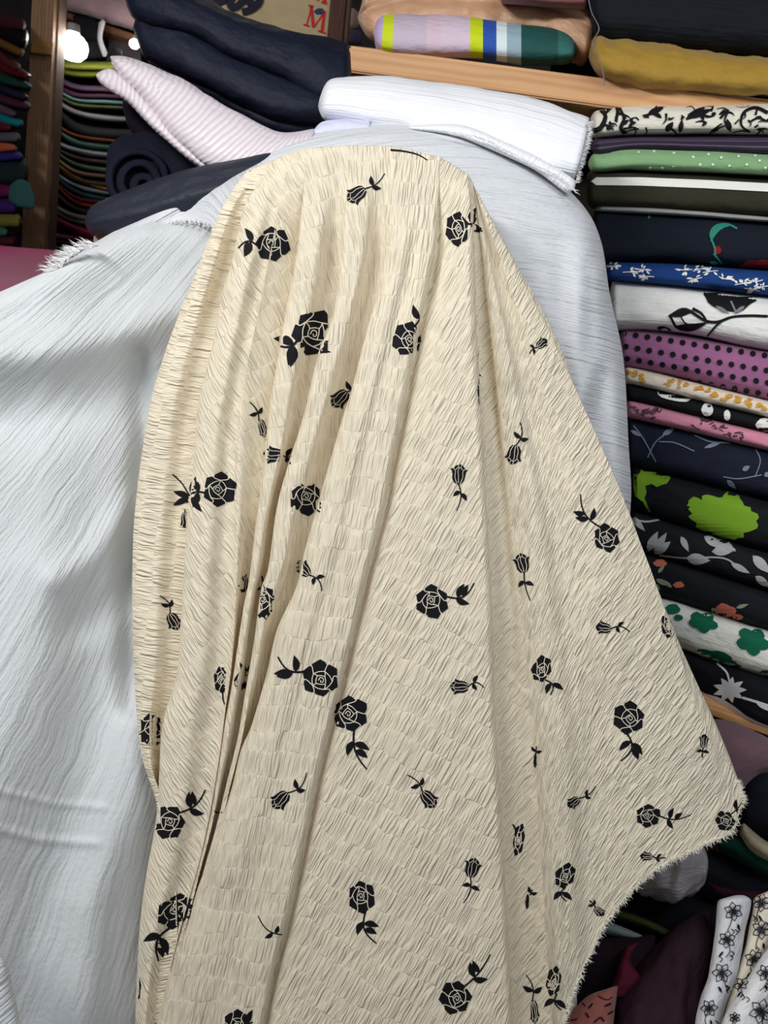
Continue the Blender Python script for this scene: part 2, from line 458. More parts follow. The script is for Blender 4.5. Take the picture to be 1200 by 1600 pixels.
def rose_shapes(kind, hx, hy, r, ex, ey, sq=1.0, sqa=0.0, curve=0.25, seed=0, stem=True, leaves=3):
    """black silhouette shapes and the fine cream lines left between the petals"""
    rd = random.Random(seed * 13 + 5); ca, sa = math.cos(sqa), math.sin(sqa)
    def tr(p):
        x, y = p[0] * r, p[1] * r; u, v = x * ca + y * sa, (-x * sa + y * ca) * sq
        return (hx + u * ca - v * sa, hy + u * sa + v * ca)
    res, veins = [], []
    lw0 = max(.8, r * .05)
    def vein(pts): veins.append(stroke([tr(p) for p in pts], lw0, lw0 * .8))
    if kind == 'R':
        n = 6; base = rd.random() * 6.28; out = []; notch = []
        for k in range(n):
            a0 = base + k * 2 * math.pi / n + rd.uniform(-.12, .12); w = 2 * math.pi / n
            q = rd.uniform(.94, 1.04); tp = rd.uniform(.35, .65); notch.append(a0)
            for f, rr in ((0, .86), (.10, .97 * q), (tp, 1.13 * q), (.88, 1.0 * q)): out.append((rr * math.cos(a0 + w * f), rr * math.sin(a0 + w * f)))
        res.append([tr(p) for p in out])
        ox, oy = .12 * math.cos(base), .12 * math.sin(base)
        m5 = []
        for k in range(5):
            a = base + .4 + k * 1.2566 + rd.uniform(-.15, .15); rr = rd.uniform(.54, .66); m5.append((ox + rr * math.cos(a), oy + rr * math.sin(a), a))
        for k in range(5):
            p, q = m5[k], m5[(k + 1) % 5]; mx, my = (p[0] + q[0]) / 2, (p[1] + q[1]) / 2
            vein([p[:2], (mx * 1.12 - ox * .12, my * 1.12 - oy * .12), q[:2]])
        for a in notch:
            b = min(m5, key=lambda m: abs(math.atan2(math.sin(m[2] - a), math.cos(m[2] - a))))
            vein([(b[0], b[1]), (.8 * math.cos(a), .8 * math.sin(a)), (1.0 * math.cos(a), 1.0 * math.sin(a))])
        m3 = []
        for k in range(4):
            a = base + k * 1.57 + rd.uniform(-.2, .2); rr = rd.uniform(.28, .36); m3.append((ox + rr * math.cos(a), oy + rr * math.sin(a)))
        for k in range(4):
            p, q = m3[k], m3[(k + 1) % 4]; mx, my = (p[0] + q[0]) / 2, (p[1] + q[1]) / 2
            vein([p, (mx * 1.15 - ox * .15, my * 1.15 - oy * .15), q])
            vein([p, ((p[0] + m5[k][0]) / 2 + .03, (p[1] + m5[k][1]) / 2), m5[k][:2]])
        vein([(ox - .17, oy + .02), (ox - .05, oy - .15), (ox + .12, oy - .08), (ox + .1, oy + .1), (ox - .02, oy + .12), (ox - .03, oy)])
    else:
        raw = [(0, 1.0), (-.42, .92), (-.70, .50), (-.72, 0), (-.80, -.40), (-1.0, -.66), (-.62, -.72), (-.45, -1.0), (-.18, -1.12), (.05, -1.22), (.30, -1.08), (.52, -.92), (.66, -.62), (.98, -.62), (.78, -.30), (.72, .1), (.62, .6), (.36, .94)]
        ang = math.atan2(ey - hy, ex - hx) - math.pi / 2; cb, sb = math.cos(ang), math.sin(ang)
        ro = lambda p: (p[0] * cb - p[1] * sb, p[0] * sb + p[1] * cb)
        res.append([tr(ro(p)) for p in raw])
        for v in ([(-.16, .95), (-.42, .3), (-.42, -.4), (-.66, -.72)], [(.2, .95), (.44, .3), (.42, -.3), (.6, -.66)], [(0, .9), (-.03, .2), (-.12, -.4), (-.02, -.75)],
                  [(-.40, -.55), (-.2, -.78), (.1, -.80), (.42, -.55)], [(-.06, -1.15), (-.12, -.95), (-.05, -.8)], [(.22, -1.05), (.2, -.85)])[:6 if r > 12 else 3]: vein([ro(p) for p in v])
    if stem:
        dx, dy = ex - hx, ey - hy; L = math.hypot(dx, dy) + 1e-6; ux, uy = dx / L, dy / L; nx, ny = -uy, ux
        s0 = min(r * 0.9, L * 0.5); c = curve * L
        def sp(t):
            q = s0 + (L - s0) * t
            return (hx + ux * q + nx * c * math.sin(math.pi * t) * .5, hy + uy * q + ny * c * math.sin(math.pi * t) * .5)
        res.append(stroke([sp(t) for t in (0, .25, .5, .75, 1)], max(2.0, r * .12), max(1.6, r * .09)))
        lw, ll = (r * .21, r * 1.05) if kind == 'R' else (r * .25, r * 1.1)
        spots = [(0.30, 1, 0.9), (0.36, -1, 1.0)] if leaves == 2 else [(0.28, 1, .95), (0.34, -1, 1.0), (0.50, -1, 0.85)] if leaves == 3 else []
        for t, sd, k in spots:
            bx, by = sp(t); a = math.radians(rd.uniform(35, 70)) * sd * (1 if kind == 'R' else 1.15)
            vx, vy = ux * math.cos(a) - uy * math.sin(a), ux * math.sin(a) + uy * math.cos(a)
            res.append(leaf2(bx, by, bx + vx * ll * k, by + vy * ll * k, lw, bend=0.08 * sd))
    return res, veins

def fringe(name, base, dirs, length, w, mat, parent, per=1, seed=1, fwd=0.0):
    """loose threads along an edge: base (n,3), dirs (n,3)"""
    r = random.Random(seed); V = []; Fc = []
    for p, d in zip(base, dirs):
        for _ in range(per):
            p = Vector(p) + Vector((r.uniform(-1, 1), r.uniform(-1, 1), r.uniform(-1, 1))) * w
            d2 = (Vector(d) + Vector((r.uniform(-1, 1), r.uniform(-1, 1), r.uniform(-1, 1))) * 0.45).normalized()
            L = length * r.uniform(0.4, 1.15); s = d2.cross(FWD).normalized() * w / 2; t = FWD * w / 2
            mid = p + d2 * L * 0.5 + s * r.uniform(-2, 2)
            tip = p + d2 * L + s * r.uniform(-4, 4)
            k = len(V)
            q0 = p - d2 * w * 2
            V += [q0 - s, q0 + s, q0 - t, mid - s * .8, mid + s * .8, mid - t * .8, tip]
            Fc += [(k, k + 1, k + 4, k + 3), (k + 1, k + 2, k + 5, k + 4), (k + 2, k, k + 3, k + 5), (k + 3, k + 4, k + 6), (k + 4, k + 5, k + 6), (k + 5, k + 3, k + 6)]
    me = bpy.data.meshes.new(name); me.from_pydata(V, [], Fc); me.update()
    o = link(name, me, mat, parent); o['kind'] = 'stuff'
    return o

def box_between(name, A, B, up, th_up, th_dep, mat, parent=None, dep=None, bevel=0.002, kind=None, uvs=1155 / 2.0, seg=1):
    """board from A to B (world), its cross-section th_up along up and th_dep along dep; A,B on its front lower edge"""
    A, B = Vector(A), Vector(B); ax = (B - A); L = ax.length; ax.normalize()
    up = (Vector(up) - ax * Vector(up).dot(ax)).normalized()
    dp = ax.cross(up).normalized()
    if dep is not None and dp.dot(Vector(dep)) < 0: dp = -dp
    bm = bmesh.new(); vs = []
    for s in (0, 1):
        for u in (0, 1):
            for d in (0, 1): vs.append(bm.verts.new(A + ax * L * s + up * th_up * u + dp * th_dep * d))
    for q in ((0, 1, 3, 2), (4, 6, 7, 5), (0, 4, 5, 1), (2, 3, 7, 6), (0, 2, 6, 4), (1, 5, 7, 3)): bm.faces.new([vs[k] for k in q])
    bmesh.ops.recalc_face_normals(bm, faces=bm.faces)
    if bevel: bmesh.ops.bevel(bm, geom=list(bm.edges), offset=bevel, segments=2, affect='EDGES')
    uv = bm.loops.layers.uv.new('UVMap')
    for f in bm.faces:
        for l in f.loops:
            c = l.vert.co - A; l[uv].uv = (c.dot(ax) * uvs, (c.dot(up) + c.dot(dp)) * uvs)
    me = bpy.data.meshes.new(name); bm.to_mesh(me); bm.free()
    o = link(name, me, mat, parent)
    if kind: o['kind'] = kind
    return o

def slab(name, lo, hi, mat, kind='structure', parent=None):
    bm = bmesh.new(); bmesh.ops.create_cube(bm, size=1)
    for v in bm.verts: v.co = Vector([(lo[i] + hi[i]) / 2 + v.co[i] * (hi[i] - lo[i]) for i in range(3)])
    uv = bm.loops.layers.uv.new('UVMap')
    for f in bm.faces:
        for l in f.loops: l[uv].uv = ((l.vert.co.x + l.vert.co.y) * 400, (l.vert.co.z + l.vert.co.y) * 400)
    me = bpy.data.meshes.new(name); bm.to_mesh(me); bm.free()
    o = link(name, me, mat, parent)
    if kind: o['kind'] = kind
    return o

# ------------------------------------------------------------------ the room
def plaster(col, name):
    n = NT(name); tc = n.node('ShaderNodeTexCoord').outputs['Object']
    w = n.noise(tc, 3, 4); c = srgb(*col)
    n.color(n.mix(w, tuple(v * .8 for v in c), tuple(v * 1.15 for v in c))); n.bump(n.noise(tc, 60, 3), 0.003, 0.4)
    n.b.inputs['Roughness'].default_value = 0.9; return n.m
slab('floor', (-3.6, -1.6, -0.06), (2.6, 5.4, 0), plaster((96, 86, 78), 'concrete'))
slab('ceiling', (-3.6, -1.6, 3.05), (2.6, 5.4, 3.15), plaster((110, 104, 98), 'ceiling_paint'))
slab('wall_back', (-3.6, 5.3, 0), (2.6, 5.42, 3.05), plaster((70, 66, 70), 'dark_plaster'))
slab('wall_left', (-3.7, -1.6, 0), (-3.58, 5.4, 3.05), plaster((84, 84, 96), 'grey_plaster'))
slab('wall_right', (2.5, -1.6, 0), (2.62, 5.4, 3.05), plaster((90, 84, 78), 'brown_plaster'))

# ------------------------------------------------------------------ cream rose cloth over the mount
HM = 1.2 / F
def hero_base(x, y):
    t = np.clip((y - 230) / 1400, -0.1, 1.2)
    xc = 560 + 60 * t; hw = 260 + 260 * t
    return 1.19 + 0.03 * t + 0.07 * ((x - xc) / hw) ** 2

LA = [(425, 252), (397, 297), (380, 327), (363, 407), (347, 460), (333, 533), (317, 600), (307, 650), (300, 750), (290, 850), (283, 967), (277, 1050), (259, 1110), (252, 1150), (247, 1250), (241, 1300), (228, 1370), (220, 1430), (215, 1500), (211, 1600), (208, 1720)]
LB2 = [(455, 238), (440, 300), (425, 380), (405, 480), (388, 560), (372, 650), (365, 717), (364, 800), (362, 867), (358, 960), (353, 1040), (344, 1110), (335, 1180), (322, 1260), (305, 1340), (283, 1420), (262, 1500), (245, 1600), (232, 1720)]
LB = [(482, 232), (474, 300), (463, 400), (447, 483), (433, 567), (421, 640), (410, 750), (400, 817), (390, 900), (380, 950), (370, 1017), (360, 1083), (350, 1133), (338, 1210), (324, 1290), (306, 1360), (286, 1440), (266, 1510), (248, 1600), (235, 1720)]
LC = [(545, 228), (538, 350), (530, 430), (518, 500), (500, 545), (490, 583), (474, 650), (453, 717), (433, 790), (420, 883), (407, 925), (397, 1000), (383, 1083), (372, 1150), (355, 1220), (338, 1290), (318, 1360), (296, 1440), (274, 1510), (254, 1600), (240, 1720)]
LD = [(612, 229), (608, 330), (598, 427), (573, 517), (560, 567), (547, 617), (533, 660), (510, 740), (493, 800), (477, 857), (463, 917), (433, 983), (417, 1050), (393, 1133), (375, 1175), (362, 1231), (345, 1280), (326, 1344), (307, 1392), (292, 1445), (274, 1494), (247, 1590), (225, 1720)]
LE = [(688, 246), (684, 330), (680, 390), (666, 460), (652, 520), (640, 583), (627, 650), (613, 717), (600, 790), (587, 840), (569, 910), (554, 975), (540, 1033), (521, 1110), (502, 1186), (484, 1269), (469, 1344), (450, 1430), (435, 1486), (420, 1550), (408, 1620), (392, 1720)]
LG = [(730, 272), (738, 340), (742, 430), (745, 540), (752, 650), (760, 800), (768, 950), (773, 1100), (780, 1230), (787, 1350), (793, 1450), (800, 1600), (806, 1720)]
LL = [(385, 268), (350, 318), (322, 385), (300, 440), (268, 520), (243, 600), (225, 690), (210, 800), (206, 900), (208, 1000), (212, 1100), (222, 1180), (241, 1240), (258, 1300), (266, 1400), (268, 1500), (266, 1600), (264, 1720)]
LS = [(745, 298), (800, 400), (870, 530), (930, 690), (1000, 850), (1060, 1000), (1118, 1130), (1152, 1215), (1166, 1252)]
def fan(ex, ey, bow):
    a = np.array([740, 290.0]); b = np.array([ex, ey], float); d = b - a; L = np.hypot(*d); nr = np.array([d[1], -d[0]]) / L
    return [tuple(a + d * t + nr * bow * math.sin(math.pi * t)) for t in np.linspace(0, 1, 9)]

NROW = 360
def column(line, dx=0.0, dz=0.0, f0=250, f1=430, dzf=None):
    """a line down the cloth resampled by arc length, with the part behind the crest in front of it"""
    p = np.array(line, float); p = catmull(p, 160)
    fade = smooth01((p[:, 1] - f0) / (f1 - f0))
    if dzf is not None: dz = dzf(p[:, 1])
    x = p[:, 0] + dx * fade; y = p[:, 1]; z = dz * fade
    q = np.stack([x, y, z], 1)
    x0, y0, z0 = q[0]
    pre = np.array([(x0, y0 + 150, .30), (x0, y0 + 60, .17), (x0, y0 + 18, .085), (x0, y0 + 3, .04), (x0, y0 - 1, .018)])
    q = np.vstack([pre, q + np.array([0, 0, 0.0])])
    q[5:12, 2] += np.linspace(.010, 0, 7)
    s = np.concatenate([[0], np.cumsum(np.sqrt((np.diff(q[:, :2], axis=0) ** 2).sum(1) + (np.diff(q[:, 2]) / HM) ** 2))])
    t = np.linspace(0, s[-1], NROW)
    return np.stack([np.interp(t, s, q[:, k]) for k in range(3)], 1)

cols = []; panels = []   # (column array, panel index starting here)
def add(c, pn): cols.append(c); panels.append(pn)
def between(l1, l2, f, n=24):
    a, b = catmull(l1, n), catmull(l2, n); return a + (b - a) * f
# turned-back left edge
add(column(LL, 60, .16, 200, 300), 0); add(column(LL, 22, .075, 200, 300), 0); add(column(LL, 4, .028, 200, 300), 0); add(column(LL, 0, .010), 0)
add(column(LL, 10, .000), 0); add(column(between(LL, LA, .45), 0, .004), 0); add(column(between(LL, LA, .8), 0, .032), 0)
# lip a (panel B in front)
add(column(LA, 5, .038), 0); add(column(LA, 2, .020), 1); add(column(LA, 0, .004), 1); add(column(LA, 7, -.008), 1)
add(column(between(LA, LB2, .45), 0, -.018), 1); add(column(between(LA, LB2, .85), 0, .004), 1)
# small ridge B2
add(column(LB2, 0, .006), 1); add(column(LB2, 8, -.003, 560, 760), 2); add(column(between(LB2, LB, .75), 0, .026), 2)
# lip b
add(column(LB, 5, .036), 2); add(column(LB, 1, .018), 3); add(column(LB, 0, .004), 3); add(column(LB, 7, -.005), 3)
add(column(between(LB, LC, .4), 0, -.004), 3); add(column(between(LB, LC, .8), 0, .032), 3)
# lip c
add(column(LC, 5, .036, 300, 520), 3); add(column(LC, 1, .018, 300, 520), 4); add(column(LC, 0, .003, 300, 520), 4); add(column(LC, 7, -.006, 300, 520), 4)
add(column(between(LC, LD, .4), 0, -.005), 4); add(column(between(LC, LD, .75), 0, .030), 4)
# lip d
add(column(LD, 5, .040, 330, 620), 4); add(column(LD, 1, .018, 330, 620), 5); add(column(LD, 0, .0, 330, 620), 5); add(column(LD, 9, -.014, 330, 620), 5)
add(column(between(LD, LE, .35), 0, -.020), 5); add(column(between(LD, LE, .55), 0, -.013), 5); add(column(between(LD, LE, .8), 0, -.016), 5)
# lip e (panel E in front of F)
add(column(LE, -8, -.016), 5); add(column(LE, -1, -.008), 5); add(column(LE, 1, .004), 5); add(column(LE, -2, .010), 5); add(column(LE, 3, .013), 6); add(column(LE, 14, .002), 6)
add(column(between(LE, LG, .25), 0, -.002), 6); add(column(between(LE, LG, .5), 0, -.012), 6); add(column(between(LE, LG, .8), 0, -.018), 6)
# lip g (F in front of G)
add(column(LG, -9, -.022), 6); add(column(LG, -1, -.014), 6); add(column(LG, 1, -.002, 250, 560), 6); add(column(LG, -2, .016, 250, 560), 6); add(column(LG, 4, .026, 250, 560), 7)
add(column(LG, 26, .030, 250, 600), 7)
FANS = [(868, 1720, 14, .012), (872, 1640, 26, .0), (896, 1545, 34, -.004), (926, 1478, 38, .010), (975, 1405, 36, .004), (1030, 1352, 32, -.006), (1100, 1318, 30, -.004), (1146, 1294, 34, .0)]
for ex, ey, bow, dz in FANS: add(column(fan(ex, ey, bow), 0, dz), 7)
add(column(LS, -5, .002), 7); add(column(LS, 0, .010), 7); add(column(LS, -3, .022), 8); add(column(LS, -40, .08), 8)
C = np.stack(cols)                         # (k, NROW, 3)
tk = np.concatenate([[0], np.cumsum(np.maximum(np.sqrt((np.diff(C[:, :, 0], axis=0) ** 2 + (np.diff(C[:, :, 2], axis=0) / HM) ** 2)[:, 60:].mean(1)), 2.5))])
NCOL = 760
su = np.linspace(0, tk[-1], NCOL)
G = pchip(tk, C, su)                       # (NCOL, NROW, 3)
X, Y, Z = G[..., 0], G[..., 1], G[..., 2]
D = hero_base(X, Y) + Z
pts = PA(X, Y, D)
# gentle lumps
lump = vnoise(pts[::4, ::4], 7, 2) * .004 + vnoise(pts[::4, ::4], 16, 5) * .0022
ii = np.clip(np.linspace(0, lump.shape[0] - 1, NCOL), 0, None); jj = np.linspace(0, lump.shape[1] - 1, NROW)
def bil(A, ii, jj):
    i0 = np.minimum(ii.astype(int), A.shape[0] - 2); j0 = np.minimum(jj.astype(int), A.shape[1] - 2)
    a = (ii - i0)[:, None]; b = (jj - j0)[None, :]
    return (A[i0][:, j0] * (1 - a) * (1 - b) + A[i0 + 1][:, j0] * a * (1 - b) + A[i0][:, j0 + 1] * (1 - a) * b + A[i0 + 1][:, j0 + 1] * a * b)
fadeB = smooth01((Y - 235) / 60)
# a pressed crease running down the right side
def seg_d(x, y, x1, y1, x2, y2):
    dx, dy = x2 - x1, y2 - y1; L = math.hypot(dx, dy)
    t = ((x - x1) * dx + (y - y1) * dy) / L ** 2; tc = np.clip(t, 0, 1)
    return np.hypot(x - x1 - tc * dx, y - y1 - tc * dy)
cre = np.exp(-(seg_d(X, Y, 690, 960, 1015, 1268) / 3.5) ** 2) * -.0016 * (X > 560)
soft = np.exp(-(seg_d(X, Y, 800, 620, 842, 1640) / 26) ** 2) * .010 + np.exp(-(seg_d(X, Y, 905, 1000, 862, 1640) / 30) ** 2) * -.006
soft = soft * (X > 745)
pts = pts + aF * ((bil(lump, ii, jj) * fadeB + cre + soft)[..., None])
# cloth coordinates, panel by panel
pidx = np.array(panels)[np.clip(np.searchsorted(tk, su, side='right') - 1, 0, len(tk) - 1)]
ds = np.linalg.norm(np.diff(pts, axis=0), axis=-1) / HM
S = np.concatenate([np.zeros((1, NROW)), np.cumsum(ds, 0)])
ANG = {0: 8, 1: 48, 2: 58, 3: 72, 4: 84, 5: 95, 6: 117, 7: 138, 8: 138}
U = np.zeros((NCOL, NROW)); Vv = np.zeros((NCOL, NROW)); pstart = {}
faceuv = np.zeros((NCOL - 1, NROW - 1, 4, 2))
for pn in sorted(set(pidx)):
    w = np.where(pidx == pn)[0]; a, b = w[0], w[-1] + 1; mid = (a + b) // 2
    yy = Y
    xr = X[mid][None, :] * 0.6 + X[mid].mean() * 0.4 + (S - S[mid][None, :])
    th = np.radians(ANG[pn] + (0 if pn != 1 else 0))

    u = -xr * math.sin(th) + yy * math.cos(th) + pn * 531; v = xr * math.cos(th) + yy * math.sin(th) + pn * 177
    q = np.stack([u, v], -1)
    for f in w:
        if f < NCOL - 1:
            faceuv[f, :, 0] = q[f, :-1]; faceuv[f, :, 1] = q[f, 1:]; faceuv[f, :, 2] = q[f + 1, 1:]; faceuv[f, :, 3] = q[f + 1, :-1]
me = grid_mesh('draped_cloth', pts, np.zeros((NCOL, NROW, 2)))
me.uv_layers['UVMap'].data.foreach_set('uv', faceuv.reshape(-1).astype(np.float32))
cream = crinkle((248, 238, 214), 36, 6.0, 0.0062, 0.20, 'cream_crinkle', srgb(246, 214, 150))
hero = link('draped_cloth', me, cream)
tag(hero, 'cream crinkled crepe printed with black roses, hanging in long folds over the white cloth', 'fabric')
# raw hem threads
k0 = np.searchsorted(su, tk[panels.index(7) + 3]); k1 = np.searchsorted(su, tk[-4])
kk = np.linspace(k0, k1, 520).astype(int)
fringe('frayed_hem', pts[kk, -1], (pts[kk, -1] - pts[kk, -9]), 0.011, 0.0009, flat((238, 232, 220), .8, 'cream_thread'), hero, per=4)
kk = np.linspace(NROW - 10, NROW - 1, 60).astype(int)
fringe('frayed_corner', pts[k1, kk], [RIGHT] * len(kk), 0.011, 0.0009, flat((238, 232, 220), .8, 'cream_thread'), hero, per=2, seed=4)

INK = flat((14, 14, 20), .75, 'black_ink')
def rclip(x0=None, x1=None): return lambda x, y: (x0 is None or x > x0) and (x1 is None or x < x1)
FL = [  # kind, head x, y, r, stem end x, y, squash, squash angle (deg), curve, leaves, clip
 ('R', 426, 382, 25, 372, 388, 1, 0, .35, 3, None), ('B', 558, 303, 15, 601, 271, 1, 0, .2, 2, None),
 ('R', 714, 358, 26, 744, 340, .68, 90, .3, 3, None), ('R', 494, 519, 34, 438, 541, 1, 0, -.2, 3, (None, 513)),
 ('R', 637, 530, 25, 664, 478, .9, 90, .1, 2, (None, 656)), ('B', 846, 537, 9, 827, 553, 1, 0, .2, 2, None),
 ('B', 532, 622, 15, 556, 598, 1, 0, .2, 2, (None, 549)), ('B', 410, 668, 13, 390, 628, .55, 90, .2, 2, (None, 416)),
 ('B', 429, 711, 15, 456, 713, 1, 0, .1, 2, None), ('R', 343, 765, 25, 290, 778, 1, 0, .2, 3, None),
 ('R', 480, 778, 25, 500, 800, 1, 0, .1, 0, (None, 501)), ('B', 290, 812, 12, 288, 796, .8, 90, .1, 0, (None, 293)),
 ('B', 381, 912, 12, 385, 897, .7, 90, 0, 0, (None, 388)), ('R', 409, 940, 26, 409, 900, .85, 90, .1, 0, (404, None)),
 ('B', 474, 889, 13, 503, 923, 1, 0, -.3, 2, (465, None)), ('B', 271, 970, 13, 250, 931, 1, 0, .3, 2, None),
 ('R', 500, 1060, 27, 434, 1026, 1, 0, -.3, 3, None), ('R', 547, 1115, 26, 573, 1202, 1, 0, .2, 3, None),
 ('B', 377, 1063, 15, 390, 1040, .8, 60, 0, 2, (None, 392)), ('R', 345, 1062, 20, 353, 1105, .5, 90, .1, 0, (None, 351)),
 ('R', 238, 1141, 24, 205, 1152, 1, 0, .1, 3, (210, 256)), ('R', 263, 1285, 25, 321, 1234, 1, 0, .2, 3, None),
 ('R', 274, 1424, 30, 248, 1502, .72, -35, .3, 3, (None, 299)), ('B', 439, 1249, 15, 479, 1207, 1, 0, .3, 2, None),
 ('B', 669, 1248, 14, 637, 1211, 1, 0, .2, 2, None), ('B', 458, 1468, 14, 403, 1431, .7, 90, -.3, 2, (None, 441)),
 ('R', 370, 1600, 22, 395, 1597, .9, 90, .1, 2, None), ('R', 565, 1402, 24, 588, 1474, .85, 90, .3, 3, None),
 ('B', 738, 1357, 14, 724, 1411, 1, 0, -.2, 2, None), ('R', 711, 1559, 24, 766, 1491, 1, 0, .1, 3, None),
 ('B', 717, 742, 14, 713, 798, 1, 0, -.2, 2, None), ('B', 803, 709, 14, 813, 660, 1, 0, .25, 2, None),
 ('R', 675, 940, 24, 741, 911, 1, 0, .35, 3, None), ('B', 719, 1073, 13, 756, 1074, 1, 0, -.4, 2, None),
 ('B', 816, 881, 14, 829, 939, 1, 0, .1, 2, None), ('R', 948, 840, 21, 907, 772, .9, 60, -.25, 3, None),
 ('B', 944, 981, 11, 984, 987, 1, 0, -.3, 2, None), ('R', 1043, 978, 19, 1043, 940, .5, 80, .1, 0, None),
 ('R', 846, 1045, 20, 860, 1086, .72, 110, -.4, 2, None), ('R', 982, 1122, 24, 970, 1189, 1, 0, -.4, 3, None),
 ('B', 1100, 1159, 10, 1098, 1184, .8, 90, .1, 2, None), ('B', 897, 1253, 10, 931, 1228, 1, 0, .2, 2, None),
 ('R', 1013, 1275, 18, 1079, 1273, .9, 0, .2, 3, None), ('R', 1133, 1283, 16, 1161, 1250, .85, 40, .1, 2, None),
 ('R', 811, 1312, 24, 801, 1288, .34, 97, .1, 0, None), ('B', 1011, 1338, 9, 1040, 1340, .9, 0, .1, 2, None),
 ('R', 883, 1368, 20, 885, 1408, .7, 120, .4, 2, None), ('B', 936, 1424, 9, 921, 1407, .8, 0, .1, 2, None),
 ('R', 865, 1533, 22, 877, 1578, .5, 100, .3, 2, None), ('B', 835, 1580, 17, 822, 1523, .45, 90, .2, 2, None),
 ('B', 836, 1188, 10, 838, 1166, .3, 90, 0, 2, None), ('B', 824, 1408, 11, 832, 1390, .3, 90, 0, 2, None),
 ('R', 752, 610, 26, 745, 540, .2, 90, 0, 0, (744, 753)), ('R', 214, 1542, 20, 214, 1530, .3, 90, 0, 0, None)]
VEIN = flat((232, 222, 202), .8, 'cream_line')
for i, (kd, hx, hy, r, ex, ey, sq, sqa, cv, lv, cl) in enumerate(FL):
    sh, vn = rose_shapes(kd, hx, hy, r, ex, ey, sq, math.radians(sqa), cv, i, True, lv); ck = rclip(*cl) if cl else None
    d = decal(hero, sh, INK, 'printed_rose' if kd == 'R' else 'printed_rosebud', .0011, 6, ck, .012, True)
    if d and sq > .3:
        v = decal(hero, vn, VEIN, 'petal_lines', .0019, 4, ck, .012, True)
        if v: v.parent = d; v['kind'] = 'stuff'
# the stem and four leaves that cross the fold near the left edge, and stems seen edge-on along the crest
decal(hero, [stroke([(270, 741), (284, 755), (295, 773)], 2.2), leaf2(295, 775, 271, 768, 5), leaf2(295, 777, 270, 790, 5), leaf2(298, 778, 315, 800, 5), leaf2(297, 770, 306, 744, 4.5)], INK, 'printed_stem', .0011, whole=True)
decal(hero, [stroke([(383, 271), (405, 256), (430, 244), (456, 236), (470, 234)], 3.0, 1.6), stroke([(610, 234), (630, 236), (652, 241), (668, 250)], 3, 1.5)], INK, 'printed_stem', .0011, jump=.05, whole=True)
decal(hero, [stroke([(334, 1266), (340, 1270), (347, 1269)], 2)], INK, 'printed_stem', .0011, whole=True)

# ------------------------------------------------------------------ white cloths under it
WHITE = pleated((212, 217, 221), 5.0, 0.0030, 0.08)
def topW(x):
    return np.interp(x, [-260, 0, 80, 150, 190, 230, 300, 340, 420, 520], [560, 456, 421, 385, 362, 348, 343, 330, 330, 330])
nx_, ny_ = 170, 300
xs = np.linspace(-240, 420, nx_)[:, None]; tt = np.linspace(0, 1, ny_)[None, :]
yt = topW(xs); Yw = yt + (1800 - yt) * tt ** 0.92; Xw = xs + 0 * tt
def ridge(x, y, p, w, a):
    d = np.full(np.broadcast(x, y).shape, 1e9)
    for (x1, y1), (x2, y2) in zip(p[:-1], p[1:]): d = np.minimum(d, seg_d(x, y, x1, y1, x2, y2))
    return a * np.exp(-(d / w) ** 2)
Dw = 1.34 - 0.10 * smooth01((Yw - 400) / 900) + 0.10 * smooth01((Xw - 60) / 240) * 1.0 - 0.16 * smooth01((200 - Xw) / 500)
Dw = Dw + .04 * np.exp(-np.clip(Yw - yt, 0, None) / 10)                                   # rolls back over the top
Dw += ridge(Xw, Yw, [(-60, 560), (80, 548), (180, 525), (290, 475)], 38, -.030)           # the raised fold
Dw += ridge(Xw, Yw, [(-60, 660), (80, 640), (180, 610), (290, 575)], 48, .024)
Dw += ridge(Xw, Yw, [(90, 905), (150, 865), (205, 790)], 26, -.016)
Dw += ridge(Xw, Yw, [(120, 980), (190, 930), (215, 870)], 34, .022)
Dw += ridge(Xw, Yw, [(225, 1120), (200, 1260), (150, 1420), (130, 1640)], 42, -.030)
Dw += ridge(Xw, Yw, [(150, 1050), (110, 1220), (70, 1400), (40, 1640)], 55, .020)
Dw += ridge(Xw, Yw, [(60, 900), (20, 1100), (-40, 1300)], 60, -.016)
Dw += ridge(Xw, Yw, [(0, 1236), (80, 1255), (160, 1262)], 6, -.003) + ridge(Xw, Yw, [(0, 1296), (60, 1312), (150, 1318)], 7, -.004)
Dw += ridge(Xw, Yw, [(215, 560), (228, 700), (205, 900), (205, 1100)], 20, .03)
ptsw = PA(Xw, Yw, Dw)
ang = np.arctan2(Yw - 90, 560 - Xw); rad = np.hypot(Yw - 90, 560 - Xw)
uvw = np.stack([ang * 620, rad], -1)
crepe = link('draped_cloth', grid_mesh('white_crepe', ptsw, uvw), WHITE)
tag(crepe, 'white crinkled crepe hanging in a broad sweep at the left of the rose print', 'fabric')

# sheer white cloth over the mount: crest then right flank
SHEER = pleated((236, 240, 246), 4.2, 0.0045, 0.22, 120, 'sheer_white_crinkle')
crest = [(60, 440), (110, 405), (160, 372), (230, 334), (310, 292), (390, 243), (450, 214), (505, 199), (570, 192), (640, 191), (720, 203), (800, 236), (862, 274), (915, 326), (940, 380), (953, 460), (974, 560), (982, 690), (986, 780), (975, 860), (940, 960), (900, 1100), (880, 1500)]
cr = catmull(crest, 230)
inner = catmull([(60, 445), (115, 410), (170, 382), (245, 352), (325, 352), (400, 420), (450, 500), (500, 560), (560, 600), (620, 640), (660, 680), (690, 720), (710, 760), (720, 800), (730, 850), (740, 900), (745, 950), (750, 1020), (752, 1080), (755, 1150), (758, 1300), (760, 1520)], 230)
fr = np.concatenate([[-.02, -.012, -.004, 0.0, .006, .014, .026], np.linspace(.045, 1, 70)])
A_ = np.array(cr)[:, None, :]; B_ = np.array(inner)[:, None, :]
q = np.clip(fr, 0, 1)[None, :, None]
